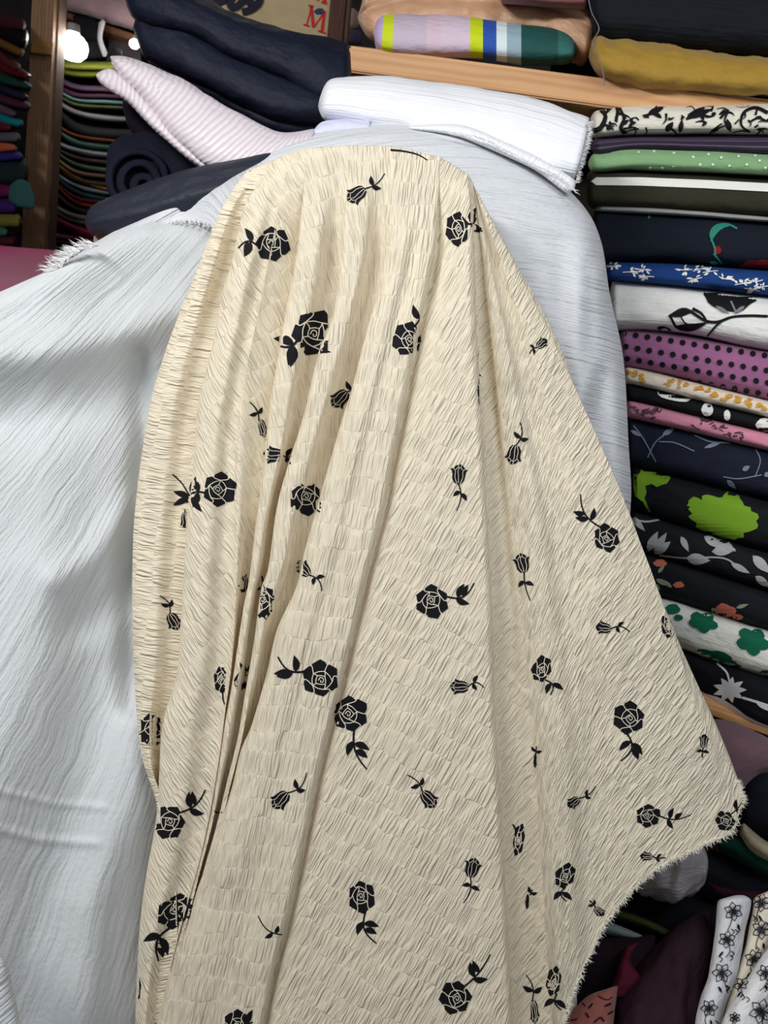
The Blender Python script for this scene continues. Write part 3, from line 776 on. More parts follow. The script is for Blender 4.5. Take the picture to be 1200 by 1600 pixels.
XY = A_ + (B_ - A_) * q
Lw = np.linalg.norm(B_ - A_, axis=-1)
tin = np.clip(fr, 0, None)[None, :] * Lw
dpt = 1.40 + .10 * np.exp(-tin / 14) - .05 * smooth01(tin / 200)
dpt = dpt + .05 * smooth01((300 - A_[..., 0]) / 240); xx0 = XY[..., 0]
dpt = dpt + .055 * smooth01((345 - xx0) / 60) * smooth01(tin / 30)
for kx, dd in ((0, .42), (1, .26), (2, .15)): dpt[:, kx] = 1.42 + dd
xx, yy = XY[..., 0], XY[..., 1]
flank = smooth01((yy - 330) / 150) * (xx > 600)
dpt = dpt + flank * (.012 * np.sin((xx - 640) / 17 + yy / 260) + .006 * np.sin((xx - 600) / 8.5)) * smooth01(tin / 25)
dpt = dpt + ridge(xx, yy, [(905, 640), (935, 560), (940, 430)], 16, -.02) * (tin > 5)
XYo = XY.copy()
ctr_ = np.array([[640, 700]])
for kx in (0, 1, 2): XYo[:, kx] = XY[:, kx] + (ctr_ - XY[:, kx]) * (0.20, 0.10, 0.03)[kx]
ptss = PA(XYo[..., 0], XYo[..., 1], dpt)
uvs = np.stack([yy + .12 * xx - .0006 * (xx - 600) ** 2, xx], -1)
lm = smooth01((430 - xx) / 120)
uvs[..., 0] = uvs[..., 0] * (1 - lm) + lm * (yy + .55 * xx)
sheer = link('draped_cloth', grid_mesh('sheer_cloth', ptss, uvs), SHEER)
tag(sheer, 'sheer white crinkled cloth arched over the mount behind the rose print', 'fabric')
thr = flat((240, 241, 244), .8, 'white_thread')
# its raw lower edge on the left and the tuft beyond
e0 = ptss[22:92, -1] - aF * .004; fringe('frayed_edge', np.repeat(e0, 4, 0), [(-UP * 0.8 - RIGHT * .5)] * (len(e0) * 4), .014, .0012, thr, sheer, per=3, seed=2)
e1 = catmull([(78, 425), (95, 410), (110, 398), (128, 388), (150, 382)], 60)
fringe('frayed_corner', [P(x, y, 1.35) for x, y in e1], [(-RIGHT * 1.0 + UP * .25)] * 60, .026, .0022, thr, sheer, per=3, seed=5)

# a second fold of white cloth low in the left corner
bolt('draped_cloth', WHITE, [(-160, 1380, -200, 1420, .92), (-80, 1440, -180, 1500, .92), (0, 1490, -150, 1600, .92), (22, 1560, -140, 1700, .92), (40, 1640, -120, 1800, .92)], b=.03, wob=.003,
     tag_=('white crinkled cloth corner in the bottom left corner of the view', 'fabric'))

# the padded mount that carries both cloths
bolt('display_bolster', cloth((205, 200, 192)), [(450, 330, 560, 330, 1.36), (430, 500, 780, 500, 1.34), (400, 800, 860, 800, 1.34), (380, 1200, 900, 1200, 1.34), (360, 1800, 900, 1800, 1.34)], b=.07, wob=.002, cap=(.12, .02),
     tag_=('padded upright bolster carrying the draped white and cream cloths', 'display stand')).hide_render = False

# ------------------------------------------------------------------ white bolt lying on the mount
WB = pleated((238, 240, 246), 3.6, 0.0022, 0.0, 260, 'white_bolt_crepe')
n_ = WB
o = bolt('folded_fabric', WB, [(497, 150, 497, 182, 1.50), (520, 121, 515, 190, 1.49), (590, 119, 590, 205, 1.47), (700, 131, 690, 232, 1.46), (800, 148, 775, 258, 1.45), (870, 165, 835, 280, 1.44), (926, 188, 900, 292, 1.43)], b=.09, wob=.005, ex=2.4, cap=(.05, .015), seed=2,
         tag_=('plump white crinkled bolt lying under the pine shelf board', 'fabric', None))
uvl = o.data.uv_layers[0].data
arr = np.zeros(len(uvl) * 2, np.float32); uvl.foreach_get('uv', arr); arr = arr.reshape(-1, 2)[:, ::-1].copy(); uvl.foreach_set('uv', arr.ravel())
e = catmull([(924, 190), (922, 215), (914, 245), (903, 285)], 70)
fringe('frayed_end', [P(x - 3, y, 1.45) for x, y in e], [RIGHT] * 70, .010, .001, thr, o, per=3, seed=8)
e = catmull([(700, 206), (750, 215), (790, 235), (830, 255), (870, 275), (900, 300)], 140)
flap = bolt('folded_flap', WB, [(640, 196, 636, 202, 1.44), (720, 196, 712, 212, 1.42), (790, 222, 776, 238, 1.41), (850, 250, 838, 268, 1.41), (905, 285, 890, 306, 1.41)], b=.02, wob=.002, parent=o)
fringe('frayed_flap', [P(x, y, 1.40) for x, y in e], [(-UP * .6 + RIGHT * .8)] * 140, .010, .001, thr, o, per=2, seed=9)
bolt('folded_fabric', cloth((214, 216, 240)), [(488, 205, 480, 216, 1.47), (505, 190, 500, 216, 1.46), (540, 186, 540, 212, 1.46), (580, 190, 580, 212, 1.46)], b=.04, wob=.002,
     tag_=('pale lilac white folded cloth tucked under the left end of the white bolt', 'fabric'))

# ------------------------------------------------------------------ right-hand shelf
PINE = wood((212, 164, 112), (192, 140, 90), 0.6)
shelf = thing('wooden_shelf', 'knotty pine shelf with fabrics stacked above and below its board', 'shelf')
Al, Bl = P(536, 110, 1.93), P(1420, 232, 1.60)
upv = Vector((0, 0, 1))
box_between('shelf_board', Al, Bl, upv, 0.030 * 2.0, 0.42, PINE, shelf, dep=FWD, bevel=.008)
box_between('front_lip', P(537, 111, 1.925), P(1420, 233, 1.595), upv, 0.014, 0.02, PINE, shelf, dep=FWD, bevel=.004)
A2, B2 = P(1090, 1112, 1.66), P(1420, 1228, 1.52)
box_between('shelf_board', A2, B2, upv, 0.022, 0.40, PINE, shelf, dep=FWD, bevel=.004)
box_between('upright', P(1400, 1300, 1.66), P(1330, -60, 1.66), RIGHT, 0.06, 0.42, PINE, shelf, dep=FWD, bevel=.004)
bk = grid_mesh('added_back_panel', np.array([[P(x, -80, 2.20 - (x - 860) * .0003), P(x, 1500, 2.20 - (x - 860) * .0003)] for x in (860, 1560)]), np.array([[(0, 0), (0, 1500)], [(600, 0), (600, 1500)]], float))
link('added_back_panel', bk, cloth((40, 34, 30)), shelf)  # unseen dark panel, added to stop light showing through between the bolts
nail = flat((90, 84, 78), .4, 'nail_head')
for (x, y) in ((660, 92), (733, 117), (940, 142), (925, 139), (595, 92), (1152, 154), (860, 120)):
    tr = None
    bm = bmesh.new(); bmesh.ops.create_uvsphere(bm, u_segments=10, v_segments=6, radius=.0028)
    me_ = bpy.data.meshes.new('nail'); bm.to_mesh(me_); bm.free()
    ob = link('nail', me_, nail, shelf)
    t = (x - 536) / (1420 - 536); dd = 1.93 + (1.60 - 1.93) * t
    ob.location = P(x, y, dd - .001); ob.scale = (1, .5, 1)

GU = 'fabrics above the pine shelf board'
TAN = cloth((205, 160, 126), .38, 0, 1.3, .1, .5)
bolt('folded_fabric', TAN, [(562, 10, 556, 40, 1.98), (580, -22, 588, 66, 1.95), (640, -40, 640, 60, 1.93), (740, -36, 740, 60, 1.90), (840, -30, 840, 66, 1.87), (905, -10, 900, 96, 1.84), (932, 20, 926, 92, 1.83)], b=.11, wob=.014, nsc=12, grooves=(.25,), seed=4, wrinkle=.8,
     tag_=('tan satin cloth bunched around the striped roll on the pine board', 'fabric', GU))
STR = striped([(0, (198, 178, 216)), (.045, (212, 228, 30)), (.095, (206, 190, 208)), (.26, (222, 196, 212)), (.33, (222, 200, 218)), (.47, (210, 226, 20)), (.535, (40, 84, 178)), (.60, (226, 240, 242)), (.65, (152, 178, 190)), (.72, (20, 78, 74)), (.90, (44, 104, 98)), (.98, (14, 28, 34))], 'x', 1 / 322)
bolt('folded_fabric', STR, [(581, 48, 584, 58, 1.89), (598, 25, 594, 84, 1.87), (660, 22, 660, 92, 1.84), (740, 27, 740, 92, 1.82), (820, 38, 820, 101, 1.80), (880, 50, 880, 100, 1.78), (904, 70, 903, 88, 1.78)], b=.09, wob=.004, ex=2.4, seed=5,
     tag_=('folded cloth with lime, lilac, blue and teal bands on the pine board', 'fabric', GU))
bolt('folded_fabric', cloth((150, 96, 92)), [(780, -30, 780, 6, 1.8), (860, -30, 860, 12, 1.78), (920, -30, 918, 16, 1.77)], b=.1,
     tag_=('dusty brown folded cloth resting on top of the tan satin', 'fabric', GU))
BLK = cloth((21, 25, 32), .75, 5.0)
bolt('folded_fabric', BLK, [(918, -60, 922, 30, 1.74), (930, -90, 930, 66, 1.72), (1000, -100, 1000, 76, 1.69), (1100, -90, 1100, 88, 1.66), (1220, -80, 1220, 98, 1.62), (1380, -60, 1380, 118, 1.58)], b=.14, wob=.006, seed=6,
     tag_=('thick black ribbed bolt lying on the mustard bolt', 'fabric', GU))
MUS = cloth((166, 132, 48), .6, 0, 1.2)
bolt('folded_fabric', MUS, [(919, 76, 921, 102, 1.73), (932, 60, 935, 118, 1.70), (975, 60, 975, 134, 1.68), (1050, 70, 1050, 144, 1.66), (1130, 82, 1130, 150, 1.63), (1220, 90, 1220, 154, 1.60), (1380, 108, 1380, 172, 1.56)], b=.11, wob=.008, nsc=14, seed=7, wrinkle=1.2,
     tag_=('mustard crinkled bolt at the right end of the pine board', 'fabric', GU))
tp = [(918, -10), (924, 18), (936, 44), (927, 62), (926, 72), (938, 96), (942, 112), (945, 135)]
bolt('loose_thread', flat((120, 118, 122), .8), [(x - 1, y, x + 1, y + .3, 1.68 - k * .004) for k, (x, y) in enumerate(tp)], b=.001, wob=0, n=50, m=6,
     tag_=('loose grey thread trailing down over the end of the mustard bolt', 'thread'))

# stack of folded prints
GS = 'folded printed fabrics stacked under the pine board'
def stack(label, mat, xl, tl, bl_, xr_, tr_, br_, dl=1.78, dr=1.64, b=.15, seed=0, ext=True, mids=(), ex=3.6, wob=.0035, cap=(.03, .0), grooves=(), taper=6, gd=.02):
    sl_t, sl_b = (tr_ - tl) / (xr_ - xl), (br_ - bl_) / (xr_ - xl)
    x2 = xr_ + 150; tl -= 1.5; tr_ -= 1.5; bl_ += 2; br_ += 2
    st = [(xl, tl + taper, xl, bl_ - taper * .6, dl), (xl + 14, tl, xl + 14, bl_, dl - .005)]
    for (mx, mt, mb) in mids: st.append((mx, mt, mx, mb, dl + (dr - dl) * (mx - xl) / (xr_ - xl)))
    if not mids:
        mx = (xl + xr_) / 2; st.append((mx, (tl + tr_) / 2 - 2, mx, (bl_ + br_) / 2 - 2, (dl + dr) / 2))
    st += [(xr_, tr_, xr_, br_, dr), (x2, tr_ + sl_t * 150, x2, br_ + sl_b * 150, dr - .06)]
    o = bolt('folded_fabric', mat, st, b=b, wob=wob, ex=ex, seed=seed, cap=cap, grooves=grooves, tag_=(label, 'fabric', GS), gd=gd)
    return o
K = flat((18, 18, 22), .8); KW = flat((232, 232, 228), .8); GREY = flat((120, 124, 130), .8)
CREAM = cloth((226, 222, 208), .85, 4.0)
s1 = stack('cream fabric with bold black brushed flowers, topmost of the stack under the board', CREAM, 921, 172, 215, 1200, 163, 211, seed=1, mids=[(985, 163, 213), (1090, 164, 211)], dl=1.74, dr=1.60)
pol = []; r_ = random.Random(3)
pol += [stroke([(925, 205), (938, 200), (946, 182), (938, 172)], 9, 5), stroke([(945, 175), (958, 165), (965, 172), (962, 190)], 8, 4), stroke([(968, 168), (975, 185), (970, 200), (978, 210)], 4, 7),
        leaf2(1072, 184, 1122, 164, 6.5), stroke([(1075, 180), (1090, 171), (1120, 163)], 3), leaf2(1012, 178, 1040, 166, 5), stroke([(1005, 182), (1018, 176), (1030, 160)], 5, 2), leaf2(1062, 208, 1066, 186, 4), leaf2(1040, 206, 1052, 190, 5),
        stroke([(1200, 176), (1180, 168), (1162, 176), (1158, 195), (1172, 207)], 6, 3), stroke([(1200, 190), (1185, 184), (1172, 190)], 3), stroke([(1125, 185), (1138, 172), (1132, 190), (1142, 206)], 4, 2), leaf2(1140, 205, 1136, 185, 5), stroke([(1150, 164), (1160, 166), (1172, 163)], 4)]
for k in range(54):
    x, y, a = r_.uniform(930, 1200), r_.uniform(172, 206), r_.uniform(0, 6.28); L = r_.uniform(10, 24)
    if k % 3: pol.append(stroke([(x, y), (x + L * math.cos(a) * .6 + 3, y + L * math.sin(a) * .5), (x + L * math.cos(a), y + L * math.sin(a) * .7 + 3)], r_.uniform(2, 4.5), 1))
    else: pol.append(leaf2(x, y, x + L * math.cos(a), y + L * .6 * math.sin(a), r_.uniform(1.5, 3.5), bend=.12))
decal(s1, pol, K, step=5)
PUR = striped([(0, (24, 22, 34)), (.35, (92, 66, 104)), (.5, (24, 22, 34)), (.72, (110, 80, 120)), (.85, (24, 22, 34))], 'y', 1 / 13, rep=True)
stack('thin dark cloth with purple pinstripes beneath the black-flowered cream fabric', PUR, 924, 214, 243, 1200, 209, 244, seed=2, mids=[(1000, 210, 236), (1100, 210, 240)], dl=1.76, dr=1.62)
GRN = cloth((132, 172, 124), .85, 0, .8)
s3 = stack('sage green fabric with small white dots', GRN, 919, 240, 269, 1200, 240, 274, seed=3, mids=[(1000, 232, 266), (1100, 236, 270)], dl=1.75, dr=1.61)
bolt('folded_layer', GRN, [(948, 237, 946, 262, 1.745), (990, 231, 990, 266, 1.72), (1100, 235, 1100, 270, 1.66), (1200, 241, 1200, 274, 1.60), (1350, 248, 1350, 282, 1.54)], b=.05, wob=.002, parent=s3, cap=(.02, 0))
lay = s3.children[0]
decal(lay, [blob(x, y, 2.3, 2.1, 8, 0) for (x, y) in [(969, 247), (1009, 248), (1053, 239), (1083, 245), (1107, 241), (1154, 244), (1187, 251), (987, 247), (1033, 246), (1067, 250), (1094, 257), (1114, 257), (1140, 259), (1127, 246), (1167, 257), (1052, 259), (1035, 262), (1016, 262), (975, 242), (998, 238), (1022, 236), (958, 258), (1180, 243), (1196, 262)]], KW, 'printed_dots', off=.0036)
OLV = cloth((52, 50, 38), .85)
s4 = stack('dark olive fabric crossed by one wide white stripe', OLV, 917, 266, 324, 1200, 275, 341, seed=4, dl=1.76, dr=1.62)
decal(s4, [[(918, 277), (1000, 277), (1100, 281), (1230, 288), (1230, 301), (1100, 294), (1000, 290), (918, 289)]], flat((240, 238, 230), .8), 'printed_stripe', step=12)
stack('thin grey cloth folded between the olive stripe and the cherry print', cloth((150, 150, 148)), 930, 319, 330, 1200, 338, 346, seed=14, dl=1.78, dr=1.64, taper=1)
NVY = cloth((22, 27, 38), .85)
s5 = stack('blue-black fabric with a teal leaf and red cherry', NVY, 925, 326, 412, 1200, 343, 424, seed=5, dl=1.78, dr=1.64, mids=[(1060, 332, 412)])
decal(s5, [stroke([(1152, 357), (1136, 350), (1118, 353), (1110, 366), (1116, 385), (1118, 398)], 3, 3), leaf2(1110, 378, 1148, 352, 5, bend=-.25), stroke([(1115, 396), (1128, 412)], 3), leaf2(1108, 410, 1124, 412, 3), leaf2(1013, 342, 1016, 334, 2)], flat((44, 130, 112), .8), step=5)
decal(s5, [blob(1121, 391, 6, 6.5, 12, .1), blob(1182, 417, 26, 10, 20, .2)], flat((130, 24, 30), .8), 'printed_cherry', step=5)
BLU = cloth((28, 62, 122), .8)
s6 = stack('royal blue fabric with white sprigs', BLU, 946, 408, 438, 1200, 422, 462, seed=6, dl=1.78, dr=1.64)
pol = []
for (cx, cy) in ((958, 416), (985, 425), (1005, 421), (1010, 432), (1070, 422), (1095, 420), (1110, 424), (1085, 436), (1135, 436), (1160, 443), (1180, 440), (1192, 448), (1175, 452)):
    for k in range(7):
        a = r_.uniform(0, 6.28); d = r_.uniform(0, 8); q = r_.uniform(6, 11); pol.append(leaf2(cx + d * math.cos(a), cy + d * .5 * math.sin(a), cx + (d + q) * math.cos(a + .3), cy + (d + q) * .6 * math.sin(a + .3), r_.uniform(1.0, 2.0)))
    pol.append(stroke([(cx - 12, cy + r_.uniform(-4, 4)), (cx, cy), (cx + 12, cy + r_.uniform(-4, 4))], 1.3))
decal(s6, pol, KW, step=5)
WR = cloth((232, 232, 228), .85, 5.0)
s7 = stack('white fabric with one large black rose', WR, 952, 437, 514, 1200, 463, 547, seed=7, dl=1.79, dr=1.64, mids=[(1060, 446, 520)])
decal(s7, [blob(1140, 458, 42, 28, 26, .06, .12, 2), stroke([(1200, 494), (1170, 493), (1140, 496), (1120, 508), (1105, 526)], 4, 3), stroke([(1045, 495), (1070, 483), (1100, 500), (1120, 503), (1140, 496)], 5, 4), leaf2(1048, 494, 1084, 486, 4), leaf2(1054, 510, 1105, 503, 6, bend=.1),
            stroke([(1048, 496), (1058, 512), (1080, 516), (1102, 505)], 4), stroke([(1082, 482), (1096, 490), (1106, 505)], 5, 3), leaf2(1026, 512, 1050, 516, 4), stroke([(1062, 492), (1072, 506), (1090, 510)], 2.5)], K, step=6)
decal(s7, [stroke([(1128, 452), (1134, 462)], 2.5), stroke([(1142, 470), (1150, 488)], 3), leaf2(1118, 478, 1140, 490, 3), leaf2(1164, 478, 1146, 490, 3), stroke([(1160, 462), (1170, 456)], 2)], GREY, 'printed_highlight', off=.005)
PDOT = cloth((150, 94, 134), .8, 8.0)
s8 = stack('mauve pink fabric with rows of black dots', PDOT, 968, 513, 574, 1200, 548, 627, seed=8, dl=1.80, dr=1.65, mids=[(1080, 525, 596)])
pol = []
for rI, (y0, y1) in enumerate(((520, 556), (540, 579), (559, 598), (577, 617))):
    for k in range(14):
        x = 975 + (0, 3, 5, 8)[rI] + k * 18.3; t = (x - 970) / 230
        pol.append(blob(x, y0 + (y1 - y0) * t, 4.6, 4.6, 10, .05))
decal(s8, pol, K, 'printed_dots', step=5)
s9 = stack('cream fabric with golden yellow flowers', cloth((232, 218, 200), .85), 974, 574, 600, 1200, 626, 652, seed=9, dl=1.80, dr=1.65)
pol = []
for (cx, cy, w) in ((985, 585, 14), (1000, 592, 10), (1050, 600, 12), (1070, 598, 14), (1090, 606, 12), (1110, 612, 12), (1135, 620, 12), (1158, 622, 12), (1165, 630, 12), (1192, 636, 14)):
    for k in range(5): pol.append(blob(cx + r_.uniform(-w, w) * .7, cy + r_.uniform(-6, 7), r_.uniform(2, 5.5), r_.uniform(1.5, 3.4), 9, .3, seed=k + int(cx)))
decal(s9, pol, flat((206, 152, 56), .8), step=5)
s10 = stack('black fabric with big white petals beneath the golden-flowered cream', cloth((20, 22, 24)), 976, 600, 627, 1200, 652, 676, seed=10, dl=1.81, dr=1.66)
decal(s10, [blob(1055, 618, 27, 9, 16, .1, .2, 4), blob(1105, 640, 9, 11, 12, .1), blob(1136, 649, 5, 9, 10, .1), blob(1195, 664, 14, 11, 12, .1)], KW)
s11 = stack('pink fabric with scribbled grey flowers', cloth((210, 136, 158)), 978, 626, 654, 1200, 676, 703, seed=11, dl=1.81, dr=1.66)
pol = []
for (cx, cy) in ((990, 636), (1003, 642), (1018, 646), (1028, 645), (1088, 662), (1110, 662), (1125, 668), (1145, 676), (1160, 680)):
    for k in range(4): x, y = cx + r_.uniform(-9, 9), cy + r_.uniform(-6, 6); pol.append(stroke([(x, y), (x + r_.uniform(-7, 7), y + r_.uniform(-5, 5)), (x + r_.uniform(-9, 9), y + r_.uniform(-5, 5))], 1.6))
decal(s11, pol, flat((70, 56, 70), .8), step=5)
s12 = stack('navy fabric with faint outlined flowers', cloth((26, 30, 46)), 978, 653, 730, 1200, 703, 782, seed=12, dl=1.82, dr=1.66)
PALE = flat((118, 130, 150), .8)
decal(s12, [stroke([(990, 665), (1005, 685), (1025, 722)], 1.8), stroke([(1012, 715), (1025, 690), (1050, 672)], 1.8), leaf2(1035, 680, 1055, 668, 4), stroke([(1030, 690), (1055, 692), (1085, 705)], 1.8), stroke([(1180, 700), (1188, 720), (1180, 745)], 1.6), leaf2(1160, 735, 1172, 728, 4),
             stroke([(1130, 745), (1155, 748), (1190, 742)], 1.8), stroke([(1085, 680), (1110, 690), (1140, 692)], 2), leaf2(1100, 700, 1130, 690, 3), leaf2(985, 672, 1002, 682, 3), leaf2(1194, 744, 1204, 738, 4), leaf2(1136, 750, 1150, 764, 4)], PALE, step=6)
s13 = stack('black fabric with a large acid green blossom', cloth((20, 24, 28), .8, 7.0), 986, 730, 802, 1200, 783, 866, seed=13, dl=1.81, dr=1.64)
LIME = flat((116, 158, 38), .8)
decal(s13, [blob(1130, 808, 52, 33, 40, .13, .22, 6), blob(1142, 776, 12, 10, 12, .2), blob(1088, 786, 14, 8, 14, .35), blob(1020, 744, 26, 15, 22, .22, -.1, 5), blob(998, 762, 9, 22, 14, .3, -.3), stroke([(1000, 770), (1015, 800)], 6, 3)], LIME, step=6)
s14 = stack('black fabric with pale grey-white lilies', cloth((24, 26, 30), .8, 7.0), 984, 800, 862, 1200, 864, 924, seed=15, dl=1.80, dr=1.63)
LG_ = flat((172, 172, 176), .8)
decal(s14, [leaf2(986, 806, 1008, 830, 5), stroke([(990, 812), (1010, 815), (1030, 812)], 3), leaf2(1012, 862, 1028, 830, 7), leaf2(1022, 866, 1048, 846, 7), leaf2(1022, 862, 1042, 832, 6), leaf2(1064, 838, 1076, 862, 5), leaf2(1100, 838, 1130, 856, 7), leaf2(1112, 862, 1150, 858, 8), leaf2(1120, 840, 1150, 862, 6), leaf2(1072, 872, 1110, 876, 9),
             stroke([(1030, 868), (1070, 872), (1130, 872), (1160, 892)], 2.5), leaf2(1142, 880, 1172, 896, 5), leaf2(1176, 868, 1204, 896, 8), leaf2(1180, 900, 1204, 918, 6)], LG_, step=6)
s15 = stack('black fabric with small orange roses', cloth((24, 26, 32), .8), 1000, 862, 930, 1200, 925, 985, seed=16, dl=1.79, dr=1.62)
decal(s15, [blob(1031, 880, 10, 6, 12, .2), blob(1060, 914, 8, 5, 12, .3), blob(1132, 955, 16, 11, 14, .25), blob(1152, 964, 8, 5, 9, .3)], flat((190, 106, 86), .8), 'printed_blossom')
decal(s15, [leaf2(1028, 895, 1038, 884, 3), leaf2(1025, 905, 1045, 915, 4), leaf2(1050, 918, 1034, 905, 3), leaf2(1112, 950, 1122, 962, 4), leaf2(1150, 950, 1170, 944, 3), leaf2(1022, 912, 1032, 922, 3)], flat((134, 148, 122), .8), 'printed_leaf')
s16 = stack('white fabric with deep green flowers', cloth((226, 228, 220), .8, 7.0), 1020, 932, 1004, 1200, 986, 1060, seed=17, dl=1.76, dr=1.60, wob=.006)
GF = flat((14, 98, 72), .8)
pol = [blob(1050, 952, 12, 8, 12, .2), blob(1060, 965, 7, 5, 9, .1), blob(1098, 972, 24, 17, 20, .08, .3, lobes=5), blob(1176, 1002, 27, 22, 30, .05, .3, lobes=5), blob(1110, 1025, 30, 9, 20, .2, .15), blob(1130, 1035, 26, 6, 16, .2, .2), blob(1196, 1053, 10, 6, 9, .1), blob(1044, 972, 5, 5, 9, .1)]
decal(s16, pol, GF, step=6)
s17 = stack('black fabric with ragged white daisies, lowest of the shelf stack', cloth((18, 20, 26), .8, 7.0), 1050, 1012, 1092, 1200, 1060, 1144, seed=18, dl=1.74, dr=1.58, wob=.006)
pol = []
for k in range(9): a = k * .7; pol.append(leaf2(1140, 1078, 1140 + 27 * math.cos(a), 1078 + 21 * math.sin(a), 5))
pol += [stroke([(1120, 1036), (1135, 1050), (1140, 1066)], 3), stroke([(1160, 1090), (1180, 1096), (1205, 1104)], 4), leaf2(1090, 1084, 1170, 1122, 9), leaf2(1100, 1104, 1180, 1132, 7), leaf2(1080, 1078, 1120, 1098, 5), stroke([(1150, 1112), (1180, 1128), (1205, 1138)], 4), leaf2(1180, 1095, 1205, 1112, 4)]
decal(s17, pol, flat((206, 206, 210), .8), step=6)

# ------------------------------------------------------------------ below the shelf and the heap in the lower right
GH = 'loose cloths heaped in the lower right corner'
MAUVE = cloth((112, 84, 94), .85)
bolt('folded_fabric', MAUVE, [(1080, 1118, 1090, 1240, 1.56), (1130, 1128, 1105, 1256, 1.54), (1165, 1138, 1150, 1246, 1.53), (1215, 1160, 1190, 1215, 1.54), (1290, 1190, 1260, 1230, 1.55)], b=.09, wob=.010, seed=21,
     tag_=('dusty mauve cloth hanging just under the lowest shelf board', 'fabric', GH))
dark = lambda c: cloth(c, .9)
bolt('folded_fabric', dark((22, 25, 36)), [(1150, 1262, 1160, 1300, 1.58), (1170, 1210, 1172, 1310, 1.54), (1220, 1195, 1220, 1310, 1.52), (1300, 1200, 1300, 1330, 1.5)], b=.10, wob=.012, seed=22,
     tag_=('blue-black folded cloth right of the fringed corner of the rose print', 'fabric', GH))
bolt('folded_fabric', dark((168, 158, 132)), [(1160, 1284, 1154, 1300, 1.52), (1180, 1302, 1172, 1328, 1.49), (1215, 1322, 1210, 1350, 1.47), (1300, 1350, 1300, 1385, 1.45)], b=.06, wob=.004, seed=23,
     tag_=('khaki cream cloth edge curving below the blue-black folded cloth', 'fabric', GH))
bolt('folded_fabric', dark((14, 62, 50)), [(1120, 1310, 1122, 1330, 1.56), (1150, 1302, 1145, 1340, 1.53), (1185, 1325, 1180, 1362, 1.51), (1240, 1345, 1236, 1385, 1.49)], b=.07, wob=.004, seed=24,
     tag_=('bottle green cloth beneath the khaki cream edge', 'fabric', GH))
bolt('folded_fabric', dark((24, 26, 34)), [(1050, 1350, 1070, 1400, 1.62), (1110, 1330, 1115, 1430, 1.58), (1170, 1345, 1170, 1440, 1.55), (1280, 1370, 1280, 1460, 1.52)], b=.10, wob=.014, nsc=12, seed=25,
     tag_=('crumpled black cloth below the bottle green cloth', 'fabric', GH))
SAT = cloth((158, 152, 160), .28, 3.0, 1.2, .1, .7)
bolt('folded_fabric', SAT, [(985, 1380, 998, 1396, 1.52), (1020, 1345, 1022, 1402, 1.49), (1060, 1322, 1062, 1408, 1.47), (1095, 1320, 1085, 1400, 1.47), (1108, 1345, 1104, 1375, 1.48)], b=.05, wob=.010, nsc=22, seed=26, wrinkle=1.5,
     tag_=('shiny grey satin bundle peeping out under the fringed hem', 'fabric', GH))
bolt('folded_fabric', dark((58, 20, 38)), [(1080, 1345, 1100, 1375, 1.60), (1120, 1380, 1130, 1410, 1.57), (1190, 1390, 1190, 1420, 1.53), (1260, 1400, 1260, 1430, 1.5)], b=.04, wob=.006, seed=27,
     tag_=('dark wine cloth strip right of the grey satin', 'fabric', GH))
bolt('folded_fabric', dark((15, 17, 24)), [(930, 1400, 930, 1460, 1.66), (1000, 1385, 1000, 1470, 1.62), (1080, 1400, 1080, 1500, 1.58), (1160, 1420, 1160, 1520, 1.54)], b=.10, wob=.008, seed=28,
     tag_=('black folded cloth below the grey satin bundle', 'fabric', GH))
bolt('folded_fabric', dark((58, 62, 28)), [(950, 1418, 945, 1430, 1.57), (1000, 1432, 996, 1446, 1.55), (1050, 1456, 1046, 1468, 1.54), (1100, 1478, 1096, 1492, 1.52)], b=.03, wob=.002, seed=29,
     tag_=('olive cloth edge crossing the black folded cloth', 'fabric', GH))
bolt('folded_fabric', dark((116, 130, 132)), [(915, 1430, 905, 1448, 1.53), (950, 1440, 940, 1458, 1.52), (985, 1454, 975, 1466, 1.51), (1005, 1462, 1000, 1468, 1.51)], b=.03, wob=.002, seed=30,
     tag_=('pale grey-green cloth end beside the frayed hem', 'fabric', GH))
bolt('folded_fabric', dark((22, 26, 52)), [(890, 1440, 880, 1480, 1.56), (930, 1452, 925, 1485, 1.54), (965, 1462, 960, 1490, 1.53)], b=.04, wob=.004, seed=31,
     tag_=('deep blue cloth scrap under the grey-green cloth end', 'fabric', GH))
bolt('folded_fabric', dark((34, 22, 32)), [(850, 1500, 830, 1640, 1.52), (920, 1470, 900, 1660, 1.48), (980, 1460, 960, 1660, 1.46), (1030, 1450, 1010, 1660, 1.46)], b=.09, wob=.016, seed=32, nsc=10,
     tag_=('dark plum cloth behind the salmon printed cloth', 'fabric', GH))
bolt('folded_fabric', dark((84, 24, 44)), [(1000, 1470, 975, 1480, 1.42), (985, 1500, 965, 1512, 1.40), (1002, 1530, 955, 1540, 1.39), (985, 1560, 935, 1560, 1.39)], b=.04, wob=.006, seed=33,
     tag_=('wine red cloth fold rising above the salmon printed cloth', 'fabric', GH))
plum = bolt('draped_cloth', cloth((44, 27, 39), .9), [(1095, 1420, 1088, 1424, 1.46), (1110, 1432, 1040, 1462, 1.42), (1112, 1500, 990, 1530, 1.37), (1110, 1570, 955, 1600, 1.33), (1120, 1660, 930, 1680, 1.30), (1130, 1760, 900, 1780, 1.28)], b=.08, wob=.020, nsc=9, seed=34, n=80, m=80, wrinkle=.8,
     tag_=('matt aubergine cloth spilling down between the salmon cloth and the white rolls', 'fabric', GH))
